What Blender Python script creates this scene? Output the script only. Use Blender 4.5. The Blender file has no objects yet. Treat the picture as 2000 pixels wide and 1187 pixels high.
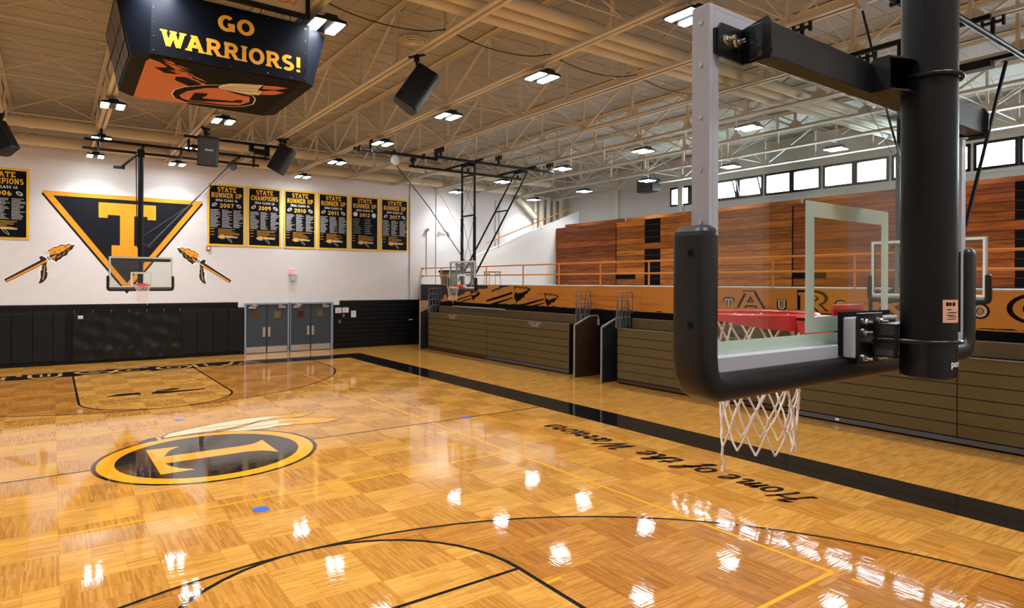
import bpy, math, random
from mathutils import Vector, Matrix
random.seed(7)
S = bpy.context.scene
COL = S.collection
PI = math.pi

# ------------------------------------------------------------------ camera
CAMPOS = Vector((-2.388, -12.775, 3.177))
yaw, roll = 0.6242, 0.0040
fw = Vector((math.sin(yaw), math.cos(yaw), 0)); rt = Vector((math.cos(yaw), -math.sin(yaw), 0)); up = Vector((0, 0, 1))
r2 = rt*math.cos(roll)+up*math.sin(roll); u2 = -rt*math.sin(roll)+up*math.cos(roll)
cd = bpy.data.cameras.new('camera'); cam = bpy.data.objects.new('camera', cd); COL.objects.link(cam)
M4 = Matrix((( r2.x, u2.x, -fw.x, CAMPOS.x), (r2.y, u2.y, -fw.y, CAMPOS.y), (r2.z, u2.z, -fw.z, CAMPOS.z), (0, 0, 0, 1)))
cam.matrix_world = M4
cd.sensor_fit = 'HORIZONTAL'; cd.sensor_width = 36; cd.lens = 1246/2000*36
cd.shift_y = -42.4/2000; cd.clip_end = 200; cd.clip_start = .05
S.camera = cam

# ------------------------------------------------------------------ world, exposure
w = bpy.data.worlds.new('overcast_sky'); S.world = w; w.use_nodes = True
bg = w.node_tree.nodes['Background']; bg.inputs[0].default_value = (.83, .93, 1, 1); bg.inputs[1].default_value = 52.0
S.view_settings.view_transform = 'Standard'; S.view_settings.look = 'None'
S.view_settings.gamma = 1; S.view_settings.use_curve_mapping = False
S.view_settings.exposure = EXPO = 0.0
LAMP_W = 80.0       # radiant watts of every high bay fixture

# ------------------------------------------------------------------ materials
def srgb(r, g, b):
    f = lambda c: (c/255/12.92) if c/255 <= .04045 else ((c/255+.055)/1.055)**2.4
    return (f(r), f(g), f(b), 1)
MATS = {}
def mat(name, col=(.5,.5,.5,1), rough=.5, metal=0, spec=.5, coat=0, emit=None, es=0, noise=0, nscale=8, bump=0, bscale=40):
    if name in MATS: return MATS[name]
    m = bpy.data.materials.new(name); m.use_nodes = True; nt = m.node_tree; b = nt.nodes['Principled BSDF']
    b.inputs['Base Color'].default_value = col; b.inputs['Roughness'].default_value = rough
    b.inputs['Metallic'].default_value = metal; b.inputs['Specular IOR Level'].default_value = spec
    b.inputs['Coat Weight'].default_value = coat; b.inputs['Coat Roughness'].default_value = .08
    if emit: b.inputs['Emission Color'].default_value = emit; b.inputs['Emission Strength'].default_value = es
    tc = nt.nodes.new('ShaderNodeTexCoord')
    if noise:
        n = nt.nodes.new('ShaderNodeTexNoise'); n.inputs['Scale'].default_value = nscale; n.inputs['Detail'].default_value = 4
        nt.links.new(tc.outputs['Object'], n.inputs['Vector'])
        mx = nt.nodes.new('ShaderNodeMix'); mx.data_type = 'RGBA'
        mx.inputs[6].default_value = tuple(c*(1-noise) for c in col[:3])+(1,); mx.inputs[7].default_value = tuple(min(1, c*(1+noise)) for c in col[:3])+(1,)
        nt.links.new(n.outputs[0], mx.inputs[0]); nt.links.new(mx.outputs[2], b.inputs['Base Color'])
    if bump:
        n = nt.nodes.new('ShaderNodeTexNoise'); n.inputs['Scale'].default_value = bscale
        nt.links.new(tc.outputs['Object'], n.inputs['Vector'])
        bp = nt.nodes.new('ShaderNodeBump'); bp.inputs['Strength'].default_value = bump; bp.inputs['Distance'].default_value = .01
        nt.links.new(n.outputs[0], bp.inputs['Height']); nt.links.new(bp.outputs[0], b.inputs['Normal'])
    MATS[name] = m
    return m

def nd(nt, t, **k):
    n = nt.nodes.new(t)
    for a, v in k.items(): setattr(n, a, v)
    return n
def mth(nt, op, a, b=None):
    n = nd(nt, 'ShaderNodeMath', operation=op)
    for i, v in enumerate((a, b)):
        if v is None: continue
        if isinstance(v, (int, float)): n.inputs[i].default_value = v
        else: nt.links.new(v, n.inputs[i])
    return n.outputs[0]

def floor_mat(name, c1, c2, dark):
    """finger parquet laid in turned blocks, plain strips outside the court, under clear gym varnish"""
    m = bpy.data.materials.new(name); m.use_nodes = True; nt = m.node_tree; b = nt.nodes['Principled BSDF']; L = nt.links
    geo = nd(nt, 'ShaderNodeNewGeometry'); sep = nd(nt, 'ShaderNodeSeparateXYZ'); L.new(geo.outputs['Position'], sep.inputs[0])
    X, Y = sep.outputs[0], sep.outputs[1]; B = .927
    ix = mth(nt, 'FLOOR', mth(nt, 'DIVIDE', mth(nt, 'SUBTRACT', X, .4635), B)); iy = mth(nt, 'FLOOR', mth(nt, 'DIVIDE', Y, B))
    par = mth(nt, 'FLOORED_MODULO', mth(nt, 'ADD', ix, iy), 2)
    out = mth(nt, 'GREATER_THAN', mth(nt, 'ABSOLUTE', X), 8.7)
    par = mth(nt, 'MULTIPLY', par, mth(nt, 'SUBTRACT', 1, out))
    cA = nd(nt, 'ShaderNodeCombineXYZ'); L.new(mth(nt, 'SUBTRACT', X, .4635), cA.inputs[0]); L.new(Y, cA.inputs[1])
    cB = nd(nt, 'ShaderNodeCombineXYZ'); L.new(Y, cB.inputs[0]); L.new(mth(nt, 'SUBTRACT', X, .4635), cB.inputs[1])
    mv = nd(nt, 'ShaderNodeMix', data_type='VECTOR'); L.new(par, mv.inputs[0]); L.new(cA.outputs[0], mv.inputs[4]); L.new(cB.outputs[0], mv.inputs[5])
    vec = mv.outputs[1]
    br = nd(nt, 'ShaderNodeTexBrick'); br.offset = .5; br.offset_frequency = 3; br.squash = 1
    L.new(vec, br.inputs['Vector']); br.inputs['Scale'].default_value = 1
    br.inputs['Brick Width'].default_value = .309; br.inputs['Row Height'].default_value = .0221
    br.inputs['Mortar Size'].default_value = .0007; br.inputs['Mortar Smooth'].default_value = .3; br.inputs['Bias'].default_value = -.1
    br.inputs['Color1'].default_value = c1; br.inputs['Color2'].default_value = c2; br.inputs['Mortar'].default_value = dark
    # faint seams of the 0.31 m tiles
    t2 = nd(nt, 'ShaderNodeTexBrick'); t2.offset = 0; L.new(vec, t2.inputs['Vector']); t2.inputs['Scale'].default_value = 1
    t2.inputs['Brick Width'].default_value = .309; t2.inputs['Row Height'].default_value = .309; t2.inputs['Mortar Size'].default_value = .0012
    t2.inputs['Color1'].default_value = (1, 1, 1, 1); t2.inputs['Color2'].default_value = (.88, .86, .84, 1); t2.inputs['Mortar'].default_value = (.62, .56, .5, 1)
    mp = nd(nt, 'ShaderNodeMapping'); mp.inputs['Scale'].default_value = (4, 70, 1); L.new(vec, mp.inputs[0])
    gn = nd(nt, 'ShaderNodeTexNoise'); gn.inputs['Scale'].default_value = 1; gn.inputs['Detail'].default_value = 3; L.new(mp.outputs[0], gn.inputs['Vector'])
    rmp = nd(nt, 'ShaderNodeValToRGB'); rmp.color_ramp.elements[0].position = .32; rmp.color_ramp.elements[0].color = (.74, .66, .56, 1); rmp.color_ramp.elements[1].position = .6; rmp.color_ramp.elements[1].color = (1.04, 1.02, 1, 1)
    L.new(gn.outputs[0], rmp.inputs[0])
    m1 = nd(nt, 'ShaderNodeMix', data_type='RGBA', blend_type='MULTIPLY'); m1.inputs[0].default_value = 1; L.new(br.outputs['Color'], m1.inputs[6]); L.new(t2.outputs['Color'], m1.inputs[7])
    m2 = nd(nt, 'ShaderNodeMix', data_type='RGBA', blend_type='MULTIPLY'); m2.inputs[0].default_value = .3; L.new(m1.outputs[2], m2.inputs[6]); L.new(rmp.outputs[0], m2.inputs[7])
    # turned blocks tinted darker: the grain's directional sheen painted into the colour
    m3 = nd(nt, 'ShaderNodeMix', data_type='RGBA', blend_type='MULTIPLY'); L.new(par, m3.inputs[0]); L.new(m2.outputs[2], m3.inputs[6]); m3.inputs[7].default_value = (.82, .76, .70, 1)
    L.new(m3.outputs[2], b.inputs['Base Color'])
    b.inputs['Roughness'].default_value = .5; b.inputs['Specular IOR Level'].default_value = .0
    b.inputs['Coat Weight'].default_value = 1; b.inputs['Coat Roughness'].default_value = .04; b.inputs['Coat IOR'].default_value = 1.48
    varnish(nt, b, vec)
    return m
def varnish(nt, b, vec=None):
    """slow waves and strip-wise unevenness of the clear coat"""
    L = nt.links
    if vec is None:
        geo = nd(nt, 'ShaderNodeNewGeometry'); vec = geo.outputs['Position']
    mp = nd(nt, 'ShaderNodeMapping'); mp.inputs['Scale'].default_value = (3.2, 36, 1); L.new(vec, mp.inputs[0])
    n1 = nd(nt, 'ShaderNodeTexNoise'); n1.inputs['Scale'].default_value = 1; n1.inputs['Detail'].default_value = 1.5; L.new(mp.outputs[0], n1.inputs['Vector'])
    n2 = nd(nt, 'ShaderNodeTexNoise'); n2.inputs['Scale'].default_value = 2.4; n2.inputs['Detail'].default_value = 1; L.new(vec, n2.inputs['Vector'])
    h = mth(nt, 'ADD', mth(nt, 'MULTIPLY', n1.outputs[0], .00042), mth(nt, 'MULTIPLY', n2.outputs[0], .0009))
    bp = nd(nt, 'ShaderNodeBump'); bp.inputs['Strength'].default_value = 1; bp.inputs['Distance'].default_value = 1; L.new(h, bp.inputs['Height'])
    L.new(bp.outputs[0], b.inputs['Coat Normal'])
def paint_mat(name, col):
    m = bpy.data.materials.new(name); m.use_nodes = True; nt = m.node_tree; b = nt.nodes['Principled BSDF']
    n = nd(nt, 'ShaderNodeTexNoise'); n.inputs['Scale'].default_value = 6
    mx = nd(nt, 'ShaderNodeMix', data_type='RGBA'); mx.inputs[6].default_value = tuple(c*.93 for c in col[:3])+(1,); mx.inputs[7].default_value = col
    nt.links.new(n.outputs[0], mx.inputs[0]); nt.links.new(mx.outputs[2], b.inputs['Base Color'])
    b.inputs['Roughness'].default_value = .5; b.inputs['Specular IOR Level'].default_value = .0
    b.inputs['Coat Weight'].default_value = 1; b.inputs['Coat Roughness'].default_value = .04; b.inputs['Coat IOR'].default_value = 1.48
    varnish(nt, b); return m
def block_mat(name, col, axis='x', rough=.55, lines=.86, bw=.406, bh=.203, strength=.5, spec=.4):
    """painted concrete block: running-bond joints as bump and faint tone"""
    m = bpy.data.materials.new(name); m.use_nodes = True; nt = m.node_tree; b = nt.nodes['Principled BSDF']; L = nt.links
    geo = nd(nt, 'ShaderNodeNewGeometry'); sep = nd(nt, 'ShaderNodeSeparateXYZ'); L.new(geo.outputs['Position'], sep.inputs[0])
    c = nd(nt, 'ShaderNodeCombineXYZ'); L.new(sep.outputs[0 if axis == 'x' else 1], c.inputs[0]); L.new(sep.outputs[2], c.inputs[1])
    br = nd(nt, 'ShaderNodeTexBrick'); L.new(c.outputs[0], br.inputs['Vector']); br.inputs['Scale'].default_value = 1
    br.inputs['Brick Width'].default_value = bw; br.inputs['Row Height'].default_value = bh; br.inputs['Mortar Size'].default_value = .008; br.inputs['Mortar Smooth'].default_value = .4
    br.inputs['Color1'].default_value = col; br.inputs['Color2'].default_value = tuple(x*.97 for x in col[:3])+(1,)
    br.inputs['Mortar'].default_value = tuple(x*lines for x in col[:3])+(1,)
    L.new(br.outputs['Color'], b.inputs['Base Color']); b.inputs['Roughness'].default_value = rough; b.inputs['Specular IOR Level'].default_value = spec
    n = nd(nt, 'ShaderNodeTexNoise'); n.inputs['Scale'].default_value = 25; L.new(c.outputs[0], n.inputs['Vector'])
    h = mth(nt, 'ADD', mth(nt, 'MULTIPLY', br.outputs['Fac'], -1), mth(nt, 'MULTIPLY', n.outputs[0], .25))
    bp = nd(nt, 'ShaderNodeBump'); bp.inputs['Strength'].default_value = strength; bp.inputs['Distance'].default_value = .006; L.new(h, bp.inputs['Height']); L.new(bp.outputs[0], b.inputs['Normal'])
    MATS[name] = m
    return m
def wood_mat(name, c1, c2, rough=.3):
    m = bpy.data.materials.new(name); m.use_nodes = True; nt = m.node_tree; b = nt.nodes['Principled BSDF']; L = nt.links
    tc = nd(nt, 'ShaderNodeNewGeometry'); mp = nd(nt, 'ShaderNodeMapping'); mp.inputs['Scale'].default_value = (3, .8, 11); L.new(tc.outputs['Position'], mp.inputs[0])
    n = nd(nt, 'ShaderNodeTexNoise'); n.inputs['Scale'].default_value = 1; n.inputs['Detail'].default_value = 6; n.inputs['Distortion'].default_value = 1.2; L.new(mp.outputs[0], n.inputs['Vector'])
    r = nd(nt, 'ShaderNodeValToRGB'); r.color_ramp.elements[0].position = .35; r.color_ramp.elements[1].position = .65
    r.color_ramp.elements[0].color = c1; r.color_ramp.elements[1].color = c2; L.new(n.outputs[0], r.inputs[0])
    oi = nd(nt, 'ShaderNodeObjectInfo'); hv = nd(nt, 'ShaderNodeHueSaturation'); L.new(r.outputs[0], hv.inputs['Color'])
    L.new(mth(nt, 'ADD', mth(nt, 'MULTIPLY', oi.outputs['Random'], .7), .65), hv.inputs['Value']); L.new(hv.outputs[0], b.inputs['Base Color'])
    b.inputs['Roughness'].default_value = .45; b.inputs['Specular IOR Level'].default_value = .15; b.inputs['Coat Weight'].default_value = .12; b.inputs['Coat Roughness'].default_value = .12
    MATS[name] = m; return m
def glass_mat(name, tint, refl=.09):
    m = bpy.data.materials.new(name); m.use_nodes = True; nt = m.node_tree; nt.nodes.remove(nt.nodes['Principled BSDF']); L = nt.links
    o = nt.nodes['Material Output']; t = nd(nt, 'ShaderNodeBsdfTransparent'); t.inputs[0].default_value = tint
    g = nd(nt, 'ShaderNodeBsdfGlossy'); g.inputs['Roughness'].default_value = .01
    lw = nd(nt, 'ShaderNodeLayerWeight'); lw.inputs['Blend'].default_value = .5
    fr = mth(nt, 'ADD', mth(nt, 'MULTIPLY', mth(nt, 'POWER', lw.outputs['Facing'], 5), .9), .035)
    mx = nd(nt, 'ShaderNodeMixShader'); L.new(fr, mx.inputs[0]); L.new(t.outputs[0], mx.inputs[1]); L.new(g.outputs[0], mx.inputs[2]); L.new(mx.outputs[0], o.inputs[0])
    MATS[name] = m; return m

FLOOR = floor_mat('varnished_parquet', (.62, .325, .068, 1), (.43, .195, .032, 1), (.20, .085, .02, 1))
FLOOR_D = floor_mat('stained_parquet', (.50, .225, .042, 1), (.32, .13, .020, 1), (.14, .055, .012, 1))
P_BLACK = paint_mat('floor_paint_black', (.006, .0065, .0075, 1)); P_GOLD = paint_mat('floor_paint_gold', (.80, .32, .012, 1))
P_CREAM = paint_mat('floor_paint_cream', (.64, .55, .33, 1)); P_BLUE = paint_mat('floor_paint_blue', (.03, .13, .50, 1))
P_TAN = paint_mat('floor_paint_tan', (.58, .29, .08, 1))
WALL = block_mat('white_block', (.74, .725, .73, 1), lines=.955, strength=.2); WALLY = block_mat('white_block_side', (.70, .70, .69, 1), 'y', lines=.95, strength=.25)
WALLP = mat('white_plaster', (.76, .75, .73, 1), .6, noise=.02)
W_BLACK = block_mat('black_block', (.007, .0085, .014, 1), rough=.4, lines=.35, strength=1, spec=.25)
W_GOLD = block_mat('gold_block', (.83, .33, .012, 1), rough=.5, lines=.85)
W_DADO = block_mat('black_glazed_block', (.004, .0045, .006, 1), rough=.35, lines=3.5, bw=8, bh=.203, strength=1, spec=.25)
W_WHITE = mat('white_paint', (.85, .84, .82, 1), .5)
CREAM = mat('cream_steel', srgb(208, 202, 186), .5, noise=.04, nscale=2)
DECK = mat('roof_deck', srgb(162, 161, 153), .9, noise=.10, nscale=9, bump=.3, bscale=30)
DUCT = mat('duct_paint', srgb(212, 204, 184), .5, noise=.03)
BLK = mat('black_powder_coat', (.004, .0045, .0055, 1), .40, spec=.22, noise=.1)
BLKG = mat('black_gloss', (.005, .0055, .0075, 1), .28, spec=.35)
PAD = mat('black_vinyl_pad', (.006, .0075, .009, 1), .42, spec=.25, bump=.1, bscale=3)
TARP = mat('black_tarp', (.004, .005, .006, 1), .38, spec=.3, bump=.25, bscale=14)
FOAM = mat('black_urethane', (.006, .0065, .0075, 1), .38, spec=.35, noise=.2, nscale=20)
ALU = mat('grey_white_enamel', srgb(158, 161, 170), .38, spec=.5)
WFRAME = mat('white_enamel', srgb(205, 205, 210), .4)
STEEL = mat('zinc_bolt', (.62, .62, .6, 1), .22, metal=1)
GREYM = mat('grey_tube', srgb(104, 108, 112), .4, metal=.5)
RED = mat('rim_red', (.62, .018, .022, 1), .3, coat=.3)
TARGET = mat('target_white', (.72, .78, .70, 1), .5)
NET = mat('white_nylon', srgb(226, 214, 205), .8, noise=.08, nscale=60)
GLASS = glass_mat('backboard_glass', (.90, .93, .91, 1)); PANE = glass_mat('window_glass', (.96, .98, .98, 1))
RAILO = mat('orange_rail', srgb(222, 134, 28), .4, coat=.2)
BORANGE = mat('banner_board_orange', srgb(206, 132, 34), .45, noise=.05, nscale=3)
BORANGE2 = mat('banner_board_rust', srgb(190, 108, 26), .45)
BBLACK = mat('matte_black', (.005, .005, .0055, 1), .7, spec=.08)
BBLACK2 = mat('charcoal_panel', (.016, .019, .026, 1), .45, spec=.3)
TAN = mat('bleacher_brown', srgb(94, 79, 46), .42, spec=.3, noise=.06, nscale=1.2)
TAN2 = mat('bleacher_dark_brown', srgb(60, 42, 32), .35)
KICK = mat('grey_kick', srgb(84, 80, 82), .45)
WOODR = wood_mat('varnished_red_fir', (.17, .038, .006, 1), (.38, .10, .014, 1)); WOODO = wood_mat('varnished_orange_fir', (.28, .075, .010, 1), (.54, .18, .022, 1))
DOORG = mat('door_grey', srgb(62, 69, 78), .45, spec=.3); DFRAME = mat('door_frame_grey', srgb(140, 148, 164), .4); ALUM = mat('brushed_aluminium', (.68, .68, .68, 1), .33, metal=.85)
BGOLD = mat('banner_gold', (.82, .42, .02, 1), .45); BYEL = mat('banner_yellow', (.85, .52, .03, 1), .5); BANB = mat('banner_black', (.003, .004, .0055, 1), .6, spec=.1)
BWHITE = mat('banner_white', (.75, .75, .76, 1), .6); BROWN = mat('football_brown', (.12, .035, .015, 1), .5)
LED = mat('led_strip', (1, 1, 1, 1), .5, emit=(.93, .97, 1, 1), es=55)
EXITR = mat('exit_red', (.75, .02, .08, 1), .5, emit=(1, .03, .12, 1), es=.9); EXITW = mat('exit_white', (.9, .88, .86, 1), .5)
SBBLUE = mat('scoreboard_navy', (.0025, .004, .008, 1), .45, spec=.10); SIGNG = mat('sign_gold', (.86, .42, .03, 1), .35); SIGNO = mat('sign_orange', (.62, .19, .03, 1), .5)
SBTXT = mat('sign_letter_gold', (.85, .40, .03, 1), .3, metal=.0)
PAPER = mat('paper', (.78, .77, .80, 1), .7); BIN = mat('olive_plastic', srgb(116, 112, 88), .5); BEIGE = mat('beige_plastic', srgb(206, 160, 130), .5)

# ------------------------------------------------------------------ mesh helpers
class MB:
    def __init__(s): s.v = []; s.f = []
    def box(s, x0, y0, z0, x1, y1, z1):
        n = len(s.v); s.v += [(x, y, z) for z in (z0, z1) for y in (y0, y1) for x in (x0, x1)]
        s.f += [tuple(n+i for i in q) for q in ((0,2,3,1),(4,5,7,6),(0,1,5,4),(2,6,7,3),(0,4,6,2),(1,3,7,5))]; return s
    def poly(s, pts):
        n = len(s.v); s.v += [tuple(p) for p in pts]; s.f.append(tuple(range(n, n+len(pts)))); return s
    def prism(s, pts, d):
        d = Vector(d); n = len(s.v); k = len(pts); s.v += [tuple(p) for p in pts]+[tuple(Vector(p)+d) for p in pts]
        s.f.append(tuple(range(n+k-1, n-1, -1))); s.f.append(tuple(range(n+k, n+2*k)))
        for i in range(k): j = (i+1) % k; s.f.append((n+i, n+j, n+k+j, n+k+i))
        return s
    def tube(s, pts, r, n=8, closed=False, cap=True, phase=0):
        pts = [Vector(p) for p in pts]; k = len(pts)
        rr = r if isinstance(r, (list, tuple)) else [r]*k
        up0 = None; base = len(s.v)
        for i, p in enumerate(pts):
            if closed: d = (pts[(i+1) % k]-pts[i-1])
            else: d = (pts[min(i+1, k-1)]-pts[max(i-1, 0)])
            if d.length < 1e-9: d = Vector((0, 0, 1))
            d.normalize()
            if up0 is None: up0 = Vector((0, 0, 1)) if abs(d.z) < .9 else Vector((1, 0, 0))
            a = up0-d*up0.dot(d)
            if a.length < 1e-5: a = d.orthogonal()
            a.normalize(); b = d.cross(a); up0 = a
            for j in range(n):
                t = phase+2*PI*j/n; q = p+(a*math.cos(t)+b*math.sin(t))*rr[i]; s.v.append(tuple(q))
        m = k if closed else k-1
        for i in range(m):
            i2 = (i+1) % k
            for j in range(n):
                j2 = (j+1) % n; s.f.append((base+i*n+j, base+i*n+j2, base+i2*n+j2, base+i2*n+j))
        if cap and not closed:
            s.f.append(tuple(base+j for j in range(n-1, -1, -1))); s.f.append(tuple(base+(k-1)*n+j for j in range(n)))
        return s
    def bar(s, p, q, a, b=None, side=None):
        """rectangular bar from p to q, a wide across 'side', b thick"""
        p, q = Vector(p), Vector(q); b = b or a; d = (q-p).normalized(); sd = Vector(side) if side else (Vector((0, 0, 1)) if abs(d.z) < .9 else Vector((1, 0, 0)))
        u = (sd-d*sd.dot(d)).normalized(); v = d.cross(u); c = [(a/2, b/2), (-a/2, b/2), (-a/2, -b/2), (a/2, -b/2)]
        n = len(s.v)
        for e in (p, q):
            for x, y in c: s.v.append(tuple(e+u*x+v*y))
        s.f += [(n+3, n+2, n+1, n), (n+4, n+5, n+6, n+7)]+[(n+i, n+(i+1) % 4, n+4+(i+1) % 4, n+4+i) for i in range(4)]; return s
    def sweep(s, path, prof, nrm, closed=False):
        """profile (a along in-plane outward, b along nrm) swept along a planar path with mitred corners"""
        nrm = Vector(nrm); pts = [Vector(p) for p in path]; k = len(pts); m = len(prof); base = len(s.v)
        for i, p in enumerate(pts):
            d0 = (p-pts[i-1]).normalized() if (i or closed) else None; d1 = (pts[(i+1) % k]-p).normalized() if (i < k-1 or closed) else None
            d0 = d0 or d1; d1 = d1 or d0; t = (d0+d1).normalized(); o = t.cross(nrm).normalized(); sc = 1/max(.3, o.dot(d0.cross(nrm).normalized()))
            for a, b in prof: s.v.append(tuple(p+o*a*sc+nrm*b))
        for i in range(k if closed else k-1):
            i2 = (i+1) % k
            for j in range(m): j2 = (j+1) % m; s.f.append((base+i*m+j, base+i*m+j2, base+i2*m+j2, base+i2*m+j))
        if not closed: s.f.append(tuple(base+j for j in range(m-1, -1, -1))); s.f.append(tuple(base+(k-1)*m+j for j in range(m)))
        return s
    def build(s, name, m, parent=None, smooth=False, bevel=0):
        me = bpy.data.meshes.new(name); me.from_pydata(s.v, [], s.f); me.materials.append(m); me.update()
        o = bpy.data.objects.new(name, me); COL.objects.link(o)
        if parent: o.parent = parent
        if smooth:
            for p in me.polygons: p.use_smooth = True
            me.set_sharp_from_angle(angle=math.radians(42))
        if bevel:
            b = o.modifiers.new('bevel', 'BEVEL'); b.width = bevel; b.segments = 2; b.limit_method = 'ANGLE'
        return o
def tag(o, label=None, cat=None, group=None, kind=None):
    if label: o['label'] = label
    if cat: o['category'] = cat
    if group: o['group'] = group
    if kind: o['kind'] = kind
    return o
def empty(name, loc=(0,0,0), rz=0):
    o = bpy.data.objects.new(name, None); COL.objects.link(o); o.location = loc; o.rotation_euler.z = rz; o.empty_display_size = .2; return o
def struct(o): o['kind'] = 'structure'; return o
def copy_tree(o, parent=None):
    c = o.copy(); COL.objects.link(c)
    if parent: c.parent = parent
    for ch in list(o.children): copy_tree(ch, c)
    return c
class PL:
    """a drawing plane: (a, b) -> point, lifted by e along the normal"""
    def __init__(s, o, u, v, n): s.o, s.u, s.v, s.n = map(Vector, (o, u, v, n))
    def __call__(s, a, b, e=0): return s.o+s.u*a+s.v*b+s.n*e
def arc(cx, cy, rx, ry, a0, a1, n=14): return [(cx+rx*math.cos(math.radians(a0+(a1-a0)*i/n)), cy+ry*math.sin(math.radians(a0+(a1-a0)*i/n))) for i in range(n+1)]
def stroke(mb, pl, pts, w, closed=False, e=0, wf=None):
    """flat painted stroke along 2-D points"""
    k = len(pts); P = [Vector((p[0], p[1])) for p in pts]; n = len(mb.v)
    for i, p in enumerate(P):
        a = P[i-1] if (i or closed) else None; b = P[(i+1) % k] if (i < k-1 or closed) else None
        d0 = (p-a) if a is not None else (b-p); d1 = (b-p) if b is not None else (p-a)
        d0.normalize(); d1.normalize(); t = (d0+d1)
        if t.length < 1e-6: t = d1
        t.normalize(); o = Vector((-t.y, t.x)); c = max(.35, o.dot(Vector((-d0.y, d0.x)))); ww = (wf(i/(k-1)) if wf else w)/2/c
        mb.v.append(tuple(pl(*(p+o*ww), e))); mb.v.append(tuple(pl(*(p-o*ww), e)))
    for i in range(k if closed else k-1): j = (i+1) % k; mb.f.append((n+2*i+1, n+2*i, n+2*j, n+2*j+1))
    return mb
def fillp(mb, pl, pts, e=0): return mb.poly([pl(a, b, e) for a, b in pts])
def crom(pts, n=6):
    P = [Vector(p) for p in pts]; P = [P[0]*2-P[1]]+P+[P[-1]*2-P[-2]]; o = []
    for i in range(1, len(P)-2):
        for j in range(n):
            t = j/n; o.append(.5*((2*P[i])+(P[i+1]-P[i-1])*t+(2*P[i-1]-5*P[i]+4*P[i+1]-P[i+2])*t*t+(3*P[i]-P[i-1]-3*P[i+1]+P[i+2])*t**3))
    o.append(P[-2]); return [tuple(p) for p in o]

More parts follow.
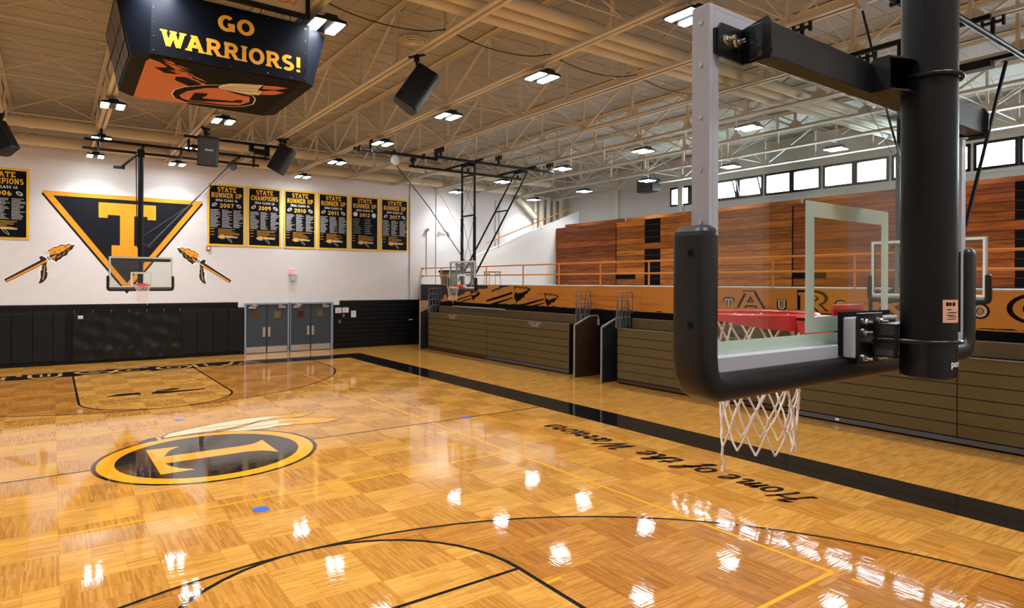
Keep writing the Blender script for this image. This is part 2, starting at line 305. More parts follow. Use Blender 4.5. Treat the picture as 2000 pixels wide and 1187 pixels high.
# slab-serif sign lettering: per glyph width, strokes (points, closed), serifs (x, y)
V = .17   # stem
def _g():
    G = {}
    def L(c, w, st, sf=()): G[c] = (w, st, sf)
    L('A', .92, [([(.14, .05), (.42, .95)], 0), ([(.46, .95), (.78, .05)], 0), ([(.24, .34), (.68, .34)], 0)], [(.14, 0), (.78, 0), (.40, 1)])
    L('B', .8, [([(.2, 0), (.2, 1)], 0), ([(.1, .93)]+arc(.48, .73, .2, .2, 90, -90)+[(.2, .53)], 0), ([(.2, .5)]+arc(.5, .28, .21, .22, 90, -90)+[(.1, .06)], 0)])
    L('C', .8, [(arc(.44, .5, .31, .42, 42, 318, 20), 0)], [])
    L('D', .84, [([(.2, 0), (.2, 1)], 0), ([(.06, .92)]+arc(.42, .5, .3, .42, 90, -90)+[(.06, .08)], 0)])
    L('E', .78, [([(.2, 0), (.2, 1)], 0), ([(.06, .93), (.7, .93)], 0), ([(.06, .07), (.7, .07)], 0), ([(.2, .5), (.52, .5)], 0), ([(.66, .72), (.66, 1)], 0), ([(.66, 0), (.66, .28)], 0)])
    L('F', .74, [([(.2, 0), (.2, 1)], 0), ([(.06, .93), (.68, .93)], 0), ([(.2, .5), (.5, .5)], 0), ([(.64, .72), (.64, 1)], 0)], [(.2, 0)])
    L('G', .86, [(arc(.44, .5, .31, .42, 48, 330, 20), 0), ([(.72, .02), (.72, .42)], 0), ([(.5, .42), (.84, .42)], 0)])
    L('H', .9, [([(.2, 0), (.2, 1)], 0), ([(.7, 0), (.7, 1)], 0), ([(.2, .5), (.7, .5)], 0)], [(.2, 0), (.2, 1), (.7, 0), (.7, 1)])
    L('I', .42, [([(.21, 0), (.21, 1)], 0)], [(.21, 0), (.21, 1)])
    L('K', .88, [([(.2, 0), (.2, 1)], 0), ([(.25, .4), (.68, .95)], 0), ([(.38, .55), (.7, .05)], 0)], [(.2, 0), (.2, 1), (.68, 1), (.72, 0)])
    L('L', .74, [([(.2, 0), (.2, 1)], 0), ([(.06, .07), (.68, .07)], 0), ([(.64, 0), (.64, .3)], 0)], [(.2, 1)])
    L('M', 1.1, [([(.2, 0), (.2, .95)], 0), ([(.2, .95), (.54, .25)], 0), ([(.54, .25), (.88, .95)], 0), ([(.88, 0), (.88, .95)], 0)], [(.2, 0), (.88, 0), (.16, 1), (.92, 1)])
    L('N', .94, [([(.2, 0), (.2, .97)], 0), ([(.2, .95), (.74, .05)], 0), ([(.74, 0), (.74, 1)], 0)], [(.2, 0), (.16, 1), (.74, 1)])
    L('O', .88, [(arc(.44, .5, .32, .42, 0, 345, 23), 1)])
    L('P', .8, [([(.2, 0), (.2, 1)], 0), ([(.06, .92)]+arc(.46, .68, .22, .24, 90, -90)+[(.2, .44)], 0)], [(.2, 0)])
    L('R', .88, [([(.2, 0), (.2, 1)], 0), ([(.06, .92)]+arc(.46, .7, .21, .22, 90, -90)+[(.2, .48)], 0), ([(.46, .48), (.72, .05)], 0)], [(.2, 0), (.76, 0)])
    L('S', .76, [(arc(.38, .72, .23, .2, 40, 265, 12)+arc(.38, .29, .25, .21, 85, -140, 12), 0)])
    L('T', .82, [([(.41, 0), (.41, 1)], 0), ([(.04, .93), (.78, .93)], 0), ([(.09, .68), (.09, 1)], 0), ([(.73, .68), (.73, 1)], 0)], [(.41, 0)])
    L('U', .88, [([(.2, 1), (.2, .34)]+arc(.44, .33, .24, .26, 180, 360, 12)+[(.68, .34), (.68, 1)], 0)], [(.2, 1), (.68, 1)])
    L('W', 1.16, [([(.12, .97), (.34, .05)], 0), ([(.34, .05), (.58, .9)], 0), ([(.58, .9), (.82, .05)], 0), ([(.82, .05), (1.04, .97)], 0)], [(.12, 1), (.58, 1), (1.04, 1)])
    L('X', .86, [([(.16, .97), (.7, .03)], 0), ([(.7, .97), (.16, .03)], 0)], [(.16, 0), (.16, 1), (.7, 0), (.7, 1)])
    L('!', .4, [([(.2, .3), (.2, 1)], 0), ([(.2, 0), (.2, .16)], 0)])
    L('1', .5, [([(.27, 0), (.27, 1)], 0), ([(.27, .95), (.08, .78)], 0)], [(.27, 0)])
    L('2', .74, [(arc(.37, .7, .24, .22, 170, -40, 12)+[(.14, .09)], 0), ([(.08, .07), (.68, .07)], 0)])
    L('0', .76, [(arc(.38, .5, .23, .42, 0, 345, 23), 1)])
    L('6', .76, [(arc(.38, .3, .23, .23, 0, 345, 15), 1), (arc(.44, .42, .3, .5, 100, 180, 8), 0)])
    L('9', .76, [(arc(.38, .7, .23, .23, 0, 345, 15), 1), (arc(.32, .58, .3, .5, -80, 0, 8), 0)])
    L('7', .72, [([(.08, .93), (.64, .93), (.3, 0)], 0)])
    L(' ', .4, [])
    return G
GL = _g()
def slab_w(t, sp=.06): return sum(GL[c][0]+sp for c in t)-sp
def slab(mb, pl, t, x, y, h, width=None, e=0, th=V, sp=.06, center=True, ser=True):
    """text t, baseline (x, y), height h, squeezed to 'width'"""
    W = slab_w(t, sp); sx = (width/W) if width else h
    cx = x-(W*sx/2 if center else 0)
    for i, c in enumerate(t):
        wd, st, sf = GL[c]
        for kk, (pts, cl) in enumerate(st):
            stroke(mb, PL(pl(cx, y), pl.u*sx, pl.v*h, pl.n), pts, th, bool(cl), e+.0004*kk)
        if ser:
            for ks, (a, b) in enumerate(sf):
                b0 = 0 if b < .5 else 1-.11
                fillp(mb, PL(pl(cx, y), pl.u*sx, pl.v*h, pl.n), [(a-.17, b0), (a+.17, b0), (a+.17, b0+.11), (a-.17, b0+.11)], e+.0016+.0003*ks)
        cx += (wd+sp)*sx
    return mb
def bfont(name, t, h, m, parent, mtx, bold=.0, shear=0, align='CENTER'):
    """small plain lettering from the built-in font, turned into a mesh"""
    cu = bpy.data.curves.new(name, 'FONT'); cu.body = t; cu.size = h*1.38; cu.align_x = align; cu.offset = bold; cu.shear = shear
    to = bpy.data.objects.new(name, cu); COL.objects.link(to); dg = bpy.context.evaluated_depsgraph_get(); me = bpy.data.meshes.new_from_object(to.evaluated_get(dg))
    bpy.data.objects.remove(to); o = bpy.data.objects.new(name, me); COL.objects.link(o); me.transform(mtx); me.materials.clear(); me.materials.append(m)
    if parent: o.parent = parent
    return o
def frame_mtx(o, u, v):
    u = Vector(u).normalized(); v = Vector(v).normalized(); n = u.cross(v)
    return Matrix(((u.x, v.x, n.x, o[0]), (u.y, v.y, n.y, o[1]), (u.z, v.z, n.z, o[2]), (0, 0, 0, 1)))
# outlines of painted artwork, metres on their own wall or floor
PO = {
'head_big_out':[[8.43,3.04],[8.28,2.99],[8.13,3.01],[7.98,2.96],[7.88,3.01],[7.74,2.95],[7.61,2.99],[7.29,2.91],[7.48,2.8],[7.55,2.71],[7.64,2.72],[7.77,2.56],[7.87,2.56],[7.98,2.46],[8.06,2.45],[8.2,2.38],[8.26,2.29],[8.29,2.41],[8.38,2.5],[8.43,2.57],[8.4,2.66],[8.38,2.79]],
'head_big_in':[[8.33,2.96],[8.11,2.97],[7.98,2.92],[7.88,2.97],[7.74,2.91],[7.61,2.95],[7.47,2.91],[7.57,2.84],[7.77,2.8],[7.89,2.75],[8.07,2.76],[8.14,2.7],[8.23,2.76],[8.37,2.75],[8.37,2.82]],
'shaft1a':[[8.57,2.78],[8.55,2.7],[9.71,2.45],[10.5,2.32],[10.5,2.4]],
'shaft1b':[[8.55,2.56],[8.52,2.52],[9.69,2.24],[10.22,2.24]],
'head_mid_out':[[6.42,2.78],[6.31,2.73],[6.19,2.75],[6.09,2.71],[5.99,2.75],[5.89,2.69],[5.77,2.72],[5.56,2.66],[5.72,2.56],[5.77,2.49],[5.91,2.41],[6.01,2.42],[6.08,2.34],[6.19,2.3],[6.27,2.22],[6.28,2.33],[6.37,2.41],[6.4,2.53]],
'head_mid_in':[[6.35,2.69],[6.19,2.71],[6.09,2.67],[5.99,2.71],[5.89,2.66],[5.77,2.68],[5.67,2.65],[5.77,2.59],[5.93,2.57],[6.06,2.53],[6.16,2.5],[6.24,2.55],[6.35,2.54]],
'shaft2a':[[6.48,2.56],[6.47,2.51],[7.37,2.3],[7.77,2.24],[8.21,2.24]],
'shaft2b':[[6.45,2.4],[6.43,2.37],[7.0,2.24],[7.37,2.24]],
'head_small_out':[[11.65,2.72],[11.35,2.74],[11.19,2.77],[10.98,2.7],[11.12,2.58],[11.35,2.49],[11.47,2.43],[11.57,2.32],[11.65,2.42],[11.73,2.55]],
'head_small_in':[[11.61,2.69],[11.35,2.71],[11.16,2.72],[11.31,2.64],[11.51,2.58],[11.67,2.57]],
'shaft3a':[[11.75,2.6],[11.73,2.56],[13.04,2.29],[13.48,2.28]],
'shaft3b':[[11.73,2.46],[11.71,2.41],[12.53,2.26],[12.87,2.25]],
'splash':[[10.1,3.05],[10.28,3.04],[10.32,2.91],[10.69,2.88],[11.12,2.88],[11.19,2.78],[11.35,2.77],[11.63,2.72],[11.69,2.64],[11.83,2.68],[11.79,2.85],[12.04,2.83],[12.16,2.75],[12.28,2.71],[12.37,2.63],[12.57,2.59],[12.79,2.53],[13.05,2.55],[13.22,2.51],[13.57,2.58],[13.66,2.47],[13.93,2.44],[13.98,2.62],[14.12,2.53],[14.21,2.59],[14.3,2.36],[14.48,2.35],[14.62,2.26],[14.3,2.22],[14.02,2.26],[13.66,2.31],[13.48,2.28],[12.53,2.25],[10.1,2.23]],
'splash_left':[[16.81,2.46],[16.61,2.58],[16.57,2.43],[16.66,2.31],[16.81,2.3]],
'blotch':[[9.53,3.04],[8.55,3.04],[8.8,3.02],[8.86,2.99],[9.08,2.98],[9.4,2.93],[9.53,2.86],[9.73,2.84],[9.89,2.8],[10.02,2.75],[10.11,2.77],[9.99,2.86],[9.83,2.88],[9.79,2.91],[9.53,2.94]],
'sp_halo':[[1.72,4.57],[1.97,4.62],[2.08,4.56],[2.21,4.56],[2.31,4.48],[2.44,4.46],[2.53,4.38],[2.63,4.33],[2.59,4.13],[2.68,4.09],[2.78,4.14],[2.89,4.04],[2.86,3.93],[3.9,3.23],[3.8,3.04],[2.83,3.68],[2.88,3.47],[2.85,3.24],[2.92,3.04],[2.77,3.06],[2.65,3.16],[2.59,3.3],[2.59,3.51],[2.62,3.74],[2.53,3.89],[2.34,3.82],[2.28,3.88],[2.15,3.96],[2.12,4.04],[1.98,4.12],[1.93,4.24],[1.82,4.37]],
'sp_head':[[1.75,4.54],[1.84,4.52],[1.97,4.57],[2.05,4.51],[2.21,4.53],[2.29,4.45],[2.43,4.42],[2.51,4.34],[2.6,4.3],[2.54,4.21],[2.53,4.12],[2.55,4.08],[2.49,3.98],[2.41,3.93],[2.33,3.86],[2.3,3.92],[2.19,3.99],[2.14,4.07],[2.0,4.14],[1.97,4.25],[1.9,4.32],[1.84,4.36],[1.81,4.45]],
'sp_gold':[[1.86,4.51],[1.96,4.54],[2.05,4.48],[2.19,4.5],[2.29,4.42],[2.41,4.4],[2.5,4.32],[2.57,4.29],[2.53,4.21],[2.52,4.12],[2.35,4.18],[2.25,4.18],[2.19,4.25],[2.12,4.28],[2.05,4.36],[1.95,4.42]],
'sp_gold2':[[2.32,4.12],[2.35,4.14],[2.5,4.03],[2.47,3.98]],
'sp_shaft':[[2.66,4.02],[2.71,4.04],[2.78,4.09],[2.86,4.03],[2.81,3.93],[3.87,3.21],[3.79,3.09],[2.72,3.78],[2.59,3.89]],
'sp_stripe':[[2.61,3.93],[2.63,3.94],[3.8,3.18],[3.78,3.12],[2.59,3.89]],
'sp_feather':[[2.61,3.86],[2.74,3.79],[2.78,3.63],[2.76,3.58],[2.81,3.53],[2.8,3.3],[2.83,3.17],[2.88,3.06],[2.77,3.08],[2.67,3.18],[2.61,3.3],[2.6,3.47],[2.64,3.52],[2.61,3.55],[2.64,3.74]],
'sp_rib':[[2.68,3.76],[2.7,3.74],[2.72,3.4],[2.76,3.2],[2.73,3.19],[2.69,3.37]],
'sp_wrap1':[[2.6,4.06],[2.63,4.04],[2.56,3.92],[2.54,3.93]],
'sp_wrap2':[[2.57,4.07],[2.59,4.06],[2.52,3.94],[2.5,3.95]],
'fe_up':[[-0.58,1.87],[-0.41,2.17],[-0.03,2.36],[0.6,2.63],[1.18,2.77],[1.62,2.76],[2.18,2.63],[2.81,2.61],[2.43,2.32],[2.25,2.28],[1.92,2.31],[1.44,2.35],[0.86,2.02],[0.31,1.84],[-0.05,1.83],[-0.53,1.76]],
'fe_lo':[[-0.59,1.77],[-0.06,1.77],[0.42,1.7],[0.89,1.84],[1.43,2.29],[1.91,2.27],[2.49,2.09],[3.08,1.55],[2.67,1.36],[2.2,1.46],[1.63,1.59],[1.41,1.47],[0.94,1.54],[0.53,1.68],[0.08,1.74],[-0.46,1.79]],
'fe_tipup':[[1.69,2.52],[2.18,2.63],[2.81,2.61],[2.43,2.32],[2.11,2.25],[1.7,2.27]],
'fe_tiplo':[[1.78,2.12],[2.49,2.09],[3.08,1.55],[2.67,1.36],[2.2,1.46],[1.88,1.6],[2.04,1.75],[1.75,1.86]],
'fe_band':[[-0.68,1.94],[-0.63,1.94],[-0.61,1.66],[-0.67,1.64]],
'fe_dark':[[-1.02,1.64],[-0.84,1.9],[-0.68,1.94],[-0.67,1.61],[-0.93,1.58]],
'lane_head':[[-1.22,7.82],[-0.9,8.15],[-0.61,8.16],[-0.36,8.11],[-0.37,7.72],[-0.59,7.76],[-0.92,7.77]],
'lane_shaft':[[-0.08,7.94],[1.28,7.86],[1.26,7.68],[0.14,7.6],[-0.11,7.7]],
'lane_fe':[[-0.06,7.86],[0.1,8.22],[0.42,8.37],[0.71,8.31],[0.56,8.03],[0.18,7.93]],
'sc_splash':[[-1.14,1.45],[-1.18,-1.0],[-1.14,-1.17],[-0.99,-1.07],[-0.86,-0.88],[-0.92,-0.8],[-1.04,-0.75],[-0.85,-0.51],[-0.69,-0.55],[-0.54,-0.66],[-0.51,-0.49],[-0.67,-0.41],[-0.65,-0.18],[-0.39,0.05],[-0.48,0.25],[-0.56,0.54],[-0.45,1.04],[-0.18,1.36],[0.11,1.25],[-0.18,1.36]],
'sc_ring1':[[-0.57,0.79],[-0.57,0.46],[-0.45,0.15],[-0.15,-0.21],[0.02,-0.34],[0.21,-0.39],[0.5,-0.05],[0.7,-0.01],[0.8,0.21],[0.85,0.59],[0.72,0.91],[0.48,1.08],[0.09,1.16],[-0.29,1.23],[-0.48,1.06]],
'sc_ring2':[[-0.44,0.79],[-0.37,0.41],[-0.12,-0.01],[0.06,-0.14],[0.42,0.06],[0.67,0.11],[0.75,0.46],[0.65,0.82],[0.41,0.97],[0.07,1.02],[-0.23,1.08],[-0.37,0.98]],
'sc_T':[[-0.23,1.02],[-0.23,0.44],[-0.03,0.34],[-0.02,0.52],[-0.05,0.6],[-0.06,0.75],[0.49,0.6],[0.51,0.48],[0.62,0.43],[0.63,0.63],[0.49,0.7],[-0.05,0.99]],
'sc_fe1':[[0.04,-0.22],[0.07,-0.41],[0.18,-0.58],[0.43,-0.72],[0.69,-0.83],[0.68,-0.64],[0.69,-0.43],[0.77,-0.44],[0.79,-0.12],[0.55,-0.04],[0.28,-0.08],[0.11,-0.09]],
'sc_fe2':[[0.7,-0.8],[0.89,-0.89],[1.1,-0.89],[0.95,-0.67],[0.72,-0.57]],
'sc_fe3':[[0.79,-0.18],[0.77,-0.44],[0.92,-0.6],[1.13,-0.57],[1.0,-0.31]],
}
# ================================================================== SETTING
YW, XW, ZC = 16.6, 22.8, 9.3
floor = struct(MB().box(-15, -16.8, -.2, 23, 16.8, 0).build('floor', FLOOR))
FP = PL((0,0,0), (1,0,0), (0,1,0), (0,0,1))
def fpart(name, mb, m, label=None):
    o = mb.build(name, m, floor); 
    if label: o['label'] = label
    return o
Lh, Wh = 12.865, 7.72
BX, BY = 8.72, 14.2
# wide black border
mb = MB()
for a in ((Wh, -BY, BX, BY), (-BX, -BY, -Wh, BY), (-Wh, Lh, Wh, BY), (-Wh, -BY, Wh, -Lh)):
    fillp(mb, FP, [(a[0], a[1]), (a[2], a[1]), (a[2], a[3]), (a[0], a[3])], .002)
fpart('boundary_border', mb, P_BLACK, 'wide black painted border around the court')
# stained three-point areas and paler lanes
R3 = 6.15; YC = Lh-1.47; FT = Lh-5.79
for s in (1, -1):
    a = [(R3, s*Lh), (R3, s*YC)]+[(R3*math.cos(t*PI/40), s*(YC-R3*math.sin(t*PI/40))) for t in range(1, 40)]+[(-R3, s*YC), (-R3, s*Lh)]
    fpart('stained_arc', fillp(MB(), FP, a, .0008), FLOOR_D, 'darker stained wood inside the three-point arc')
    ln = [(1.829, s*Lh), (1.829, s*FT)]+[(1.829*math.cos(t*PI/24), s*(FT-1.829*math.sin(t*PI/24))) for t in range(1, 24)]+[(-1.829, s*FT), (-1.829, s*Lh)]
    fpart('lane', fillp(MB(), FP, ln, .0014), FLOOR, 'pale free-throw lane')
    fpart('three_point_line', stroke(MB(), FP, a, .05, e=.002), P_BLACK)
    fpart('lane_line', stroke(MB(), FP, ln, .055, e=.0024), P_BLACK)
    fpart('free_throw_line', stroke(MB(), FP, [(-1.829, s*FT), (1.829, s*FT)], .05, e=.0022), P_BLACK)
    mb = MB()
    for x in (1.93, -2.1): fillp(mb, FP, [(x-.1, s*7.52-.025), (x+.13, s*7.52-.025), (x+.13, s*7.52+.025), (x-.1, s*7.52+.025)], .002)
    for x in (4.6, -4.6): fillp(mb, FP, [(x-.02, s*9.35), (x+.03, s*9.35), (x+.03, s*9.52), (x-.02, s*9.52)], .002)
    fpart('volleyball_tick', mb, P_GOLD)
mb = MB()
stroke(mb, FP, [(4.59, -9.14), (4.59, 9.14), (-4.59, 9.14), (-4.59, -9.14)], .05, True, .0017)
stroke(mb, FP, [(-4.57, -3.05), (4.57, -3.05)], .045, e=.0016); stroke(mb, FP, [(-4.57, 3.05), (4.57, 3.05)], .045, e=.0016)
fpart('volleyball_line', mb, P_GOLD, 'thin orange volleyball court lines')
fpart('half_court_line', stroke(MB(), FP, [(-Wh, 0), (Wh, 0)], .05, e=.0018), P_BLACK)
for x, y in ((-.02, 3.5), (5.49, 0), (-.02, -3.53), (-5.49, 0), (.35, 14.35)):
    fpart('blue_dot', fillp(MB(), FP, [(x+.115*math.cos(t*PI/14), y+.115*math.sin(t*PI/14)) for t in range(28)], .003), P_BLUE, 'round blue tape dot')
# centre logo
circ = lambda r, n=72: [(r*math.cos(t*2*PI/n), r*math.sin(t*2*PI/n)) for t in range(n)]
fpart('logo_rim', fillp(MB(), FP, circ(1.86), .0026), P_BLACK)
fpart('logo_ring', fillp(MB(), FP, circ(1.79), .0031), P_GOLD, 'orange ring of the centre court logo')
fpart('logo_disc', fillp(MB(), FP, circ(1.52), .0036), P_BLACK)
Tp = [(-.96,.94),(-.94,-.94),(-.42,-.93),(-.62,-.72),(-.75,-.45),(-.79,-.26),(.55,-.24),(.78,-.30),(.92,-.42),(1.04,-.60),(1.03,.52),(.90,.38),(.78,.28),(.55,.24),(-.74,.24),(-.68,.45),(-.58,.68),(-.40,.87)]
fpart('logo_letter', fillp(MB(), FP, Tp, .0042), P_GOLD, 'orange serif letter T lying on its side')
for nm, k, m, e in (('feather', 'fe_up', P_CREAM, .0026), ('feather', 'fe_lo', P_CREAM, .0030), ('feather_tip', 'fe_tipup', P_GOLD, .0034), ('feather_tip', 'fe_tiplo', P_GOLD, .0037), ('feather_band', 'fe_dark', P_BLACK, .0032), ('feather_knot', 'fe_band', P_GOLD, .0040)):
    fpart(nm, fillp(MB(), FP, PO[k], e), m)
mb = MB()
stroke(mb, FP, PO['fe_up'], .022, True, .0043); stroke(mb, FP, PO['fe_lo'], .022, True, .0044)
for a, b in (((.2, 2.2), (1.6, 2.15)), ((1.0, 1.75), (2.2, 1.8)), ((-.1, 1.85), (.9, 1.9)), ((1.5, 2.4), (2.3, 2.45))):
    stroke(mb, FP, [a, ((a[0]+b[0])/2, (a[1]+b[1])/2+.06), b], .018, e=.0045)
fpart('feather_outline', mb, P_BLACK)
# spear painted in the far lane
mb = MB()
for k in ('lane_head', 'lane_shaft', 'lane_fe'): fillp(mb, FP, PO[k], .003)
fpart('lane_spear', mb, P_BLACK, 'small black and orange spear painted in the far lane')
mb = MB(); stroke(mb, FP, [(-1.1, 7.72), (-.3, 7.74), (.1, 7.9)], .05, e=.0028); stroke(mb, FP, [(.1, 8.1), (1.2, 7.95)], .03, e=.0034)
fpart('lane_spear_stripe', mb, P_GOLD)
# TUSCOLA along both baselines, tan outlines on the border
for s in (1, -1):
    pl = PL((0, s*13.0, 0), (s, 0, 0), (0, s, 0), (0, 0, 1)); mb = MB(); mc = MB(); 
    for c, wd, xs in zip('TUSCOLA', (1.05, .98, 1.05, 1.08, 1.05, 1.02, 1.2), (-3.85, -2.58, -1.22, -.05, 1.25, 2.38, 3.62)):
        slab(mb, pl, c, xs, 0, 1.1, wd, .0030, th=.36); slab(mc, pl, c, xs, .05, 1.0, wd*.93, .0045, th=.20)
    fpart('baseline_lettering', mb, P_TAN, 'TUSCOLA in outlined block capitals'); fpart('baseline_lettering_fill', mc, P_BLACK)
# script "Home of the Warriors"
SCR = {
 'H': (.92, [[(.30,.98),(.20,.92),(.26,.98),(.40,1.0),(.30,.5),(.16,.0),(.04,.02)], [(.86,1.0),(.74,.55),(.62,.02),(.70,-.02)], [(.2,.5),(.5,.56),(.8,.54)]]),
 'o': (.48, [[(.34,.52),(.16,.5),(.06,.24),(.14,.02),(.32,.04),(.42,.3),(.34,.52)]]),
 'm': (.92, [[(.04,.40),(.14,.5),(.06,.0)], [(.08,.2),(.24,.46),(.36,.46),(.30,.0)], [(.33,.2),(.50,.46),(.64,.46),(.58,.08),(.68,.0),(.82,.14)]]),
 'e': (.46, [[(.08,.24),(.28,.3),(.36,.46),(.24,.52),(.08,.34),(.1,.06),(.24,.0),(.42,.12)]]),
 'f': (.46, [[(.02,.1),(.2,.3),(.44,.86),(.36,1.0),(.24,.8),(.12,.1),(-.02,-.34),(.06,-.36),(.16,-.1)], [(.06,.42),(.38,.46)]]),
 't': (.38, [[(.3,.86),(.16,.3),(.14,.02),(.26,.0),(.36,.1)], [(.06,.56),(.38,.58)]]),
 'h': (.54, [[(.1,.3),(.36,.9),(.3,1.0),(.2,.8),(.04,.0),(.2,.4),(.36,.5),(.34,.08),(.44,.0),(.52,.1)]]),
 'W': (1.12, [[(.06,.86),(.18,1.0),(.26,.9),(.18,.02),(.62,.98),(.56,.02),(1.04,.92),(1.12,1.0)]]),
 'a': (.52, [[(.36,.46),(.2,.52),(.06,.26),(.12,.02),(.28,.08),(.42,.5),(.36,.08),(.44,.0),(.52,.1)]]),
 'r': (.44, [[(.04,.2),(.16,.56),(.22,.46),(.36,.46),(.26,.1),(.34,.0),(.44,.1)]]),
 'i': (.30, [[(.04,.3),(.16,.5),(.1,.08),(.18,.0),(.28,.12)], [(.2,.7),(.23,.78)]]),
 's': (.44, [[(.04,.16),(.28,.56),(.36,.26),(.28,.02),(.06,.02)]]), ' ': (.36, [])}
def script(mb, pl, t, x, h, width, e):
    W = sum(SCR[c][0] for c in t)+.04*len(t); sx = width/W
    for c in t:
        wd, st = SCR[c]
        for p in st:
            stroke(mb, PL(pl(x, 0), pl.u*sx, pl.v*h+pl.u*(.16*h), pl.n), crom([(a, b*1.16 if b < .6 else b) for a, b in p], 5) if len(p) > 2 else p, .15, e=e)
        x += (wd+.04)*sx
for s in (1, -1):
    mb = MB(); 
    for wd_, x0_, w_ in (('Home', 0, 1.52), ('of', 1.70, .62), ('the', 2.42, .92), ('Warriors', 3.60, 2.44)): script(mb, PL((s*6.78, s*-7.78, 0), (0, s, 0), (-s, 0, 0), (0, 0, 1)), wd_, x0_, .5, w_, .003)
    fpart('sideline_lettering', mb, P_BLACK, 'Home of the Warriors in black script')

# ---- walls
ceiling = MB().box(-15, -16.8, ZC, 23, 16.8, ZC+.25)
y = -16.5
while y < 16.6: ceiling.box(-15, y, ZC-.012, 23, y+.03, ZC); y += .70
x = -14.5
while x < 23: ceiling.box(x, -16.8, ZC-.008, x+.02, 16.8, ZC); x += 1.25
ceiling = struct(ceiling.build('ceiling', DECK))
wall_far = struct(MB().box(-15, YW, -.2, 23, YW+.3, ZC+.2).build('wall_far', WALL))
FW = PL((0, YW, 0), (1,0,0), (0,0,1), (0,-1,0))
def wpart(name, mb, m, label=None):
    o = mb.build(name, m, wall_far)
    if label: o['label'] = label
    return o
R = lambda pl, x0, z0, x1, z1, e, mb=None: fillp(mb or MB(), pl, [(x0, z0), (x1, z0), (x1, z1), (x0, z1)], e)
wpart('painted_dado', fillp(MB(), FW, [(-15, 0), (4.42, 0), (4.42, 2.04), (4.14, 2.04), (4.14, 2.27), (-15, 2.27)], .004), W_DADO, 'black painted lower wall left of the doors')
wpart('painted_dado', fillp(MB(), FW, [(8.36, 0), (13.0, 0), (13.0, 2.28), (8.67, 2.28), (8.67, 2.07), (8.36, 2.07)], .004), W_DADO, 'black ribbed lower wall right of the doors')
# triangle emblem with T
tri = [(-2.74, 6.52), (2.74, 6.52), (0, 2.78)]
wpart('emblem_edge', fillp(MB(), FW, [(-2.70, 6.44), (2.70, 6.44), (2.74, 6.40), (0, 2.66), (-2.74, 6.40)], .004), W_BLACK)
wpart('emblem_gold', fillp(MB(), FW, tri, .006), W_GOLD, 'orange edge of the triangle emblem')
wpart('emblem_field', fillp(MB(), FW, [(-2.38, 6.36), (2.38, 6.36), (0, 3.08)], .008), W_BLACK, 'black painted block triangle')
Tq = [(-.95,6.21),(1.0,6.21),(1.0,5.62),(.70,5.62),(.70,5.74),(.24,5.74),(.24,4.56),(.44,4.56),(.44,4.05),(-.52,4.05),(-.52,4.56),(-.24,4.56),(-.24,5.74),(-.65,5.74),(-.65,5.62),(-.95,5.62)]
wpart('emblem_letter', fillp(MB(), FW, Tq, .010), W_GOLD, 'orange block letter T on the triangle')
for s in (1, -1):      # two crossed spears, mirrored about the hoop
    pl = PL((0 if s > 0 else .06, YW, 0), (s,0,0), (0,0,1), (0,-1,0))
    wpart('spear_halo', fillp(MB(), pl, PO['sp_halo'], .0035), W_WHITE)
    mb = MB()
    for k in ('sp_head', 'sp_shaft', 'sp_feather', 'sp_wrap1', 'sp_wrap2'): fillp(mb, pl, PO[k], .005)
    wpart('painted_spear', mb, BBLACK2, 'black and orange spear right of the triangle' if s > 0 else 'black and orange spear left of the triangle')
    mb = MB()
    for k in ('sp_gold', 'sp_gold2', 'sp_stripe', 'sp_rib'): fillp(mb, pl, PO[k], .0065)
    for a in ([(1.93,4.36),(1.97,4.33),(2.02,4.32)], [(2.06,4.27),(2.10,4.20),(2.13,4.14)], [(2.20,4.14),(2.24,4.07),(2.32,4.05)], [(2.36,4.07),(2.40,4.0),(2.39,3.94)]):
        stroke(mb, pl, a, .022, e=.0068)
    wpart('painted_spear_gold', mb, W_GOLD)
    mb = MB()
    for a in ([(2.2,4.34),(2.26,4.31)], [(2.36,4.28),(2.40,4.24),(2.37,4.20)], [(2.56,4.17),(2.62,4.22)], [(2.02,4.44),(2.09,4.43)]): stroke(mb, pl, a, .018, e=.0075)
    wpart('painted_spear_marks', mb, BBLACK2)
# conduits on the far wall
mb = MB()
mb.tube([(12.34, YW-.03, 2.28), (12.34, YW-.03, 8.9)], .025, 6); mb.tube([(13.3, YW-.03, 3.45), (13.3, YW-.03, 5.8)], .018, 6); mb.tube([(13.85, YW-.03, 3.06), (13.85, YW-.03, 8.4)], .02, 6)
for x in (17.6, 17.85): mb.tube([(x, YW-.03, 3.1), (x, YW-.03, 7.7)], .02, 6)
o = mb.build('conduit', WHITEC := mat('conduit_grey', srgb(176, 172, 168), .5), wall_far)
# roof-duct fed vertical pipes in the far right corner
mb = MB()
for x, r in ((20.2, .10), (20.65, .17), (21.15, .15), (21.6, .12), (22.1, .17)): mb.tube([(x, YW-.3, 3.06), (x, YW-.3, 8.15)], r, 12)
mb.tube([(22.1, YW-.3, 8.1), (19.0, YW-.35, 8.12)], .12, 10); mb.tube([(18.9, YW-.32, 7.95), (20.2, YW-.32, 6.9)], .16, 12)
tag(mb.build('corner_pipe', DUCT, smooth=True), 'cream vertical pipes bunched in the far right upper corner', 'pipe', None)

wall_near = struct(MB().box(-15, -16.8, -.2, 23, -16.6, ZC+.2).build('wall_near', WALL))
R(PL((0,-16.6,0),(1,0,0),(0,0,1),(0,1,0)), -15, 0, 13, 2.27, .004).build('painted_dado', W_DADO, wall_near)
wall_left = struct(MB().box(-15.2, -16.8, -.2, -15, 16.8, ZC+.2).build('wall_left', WALLY))
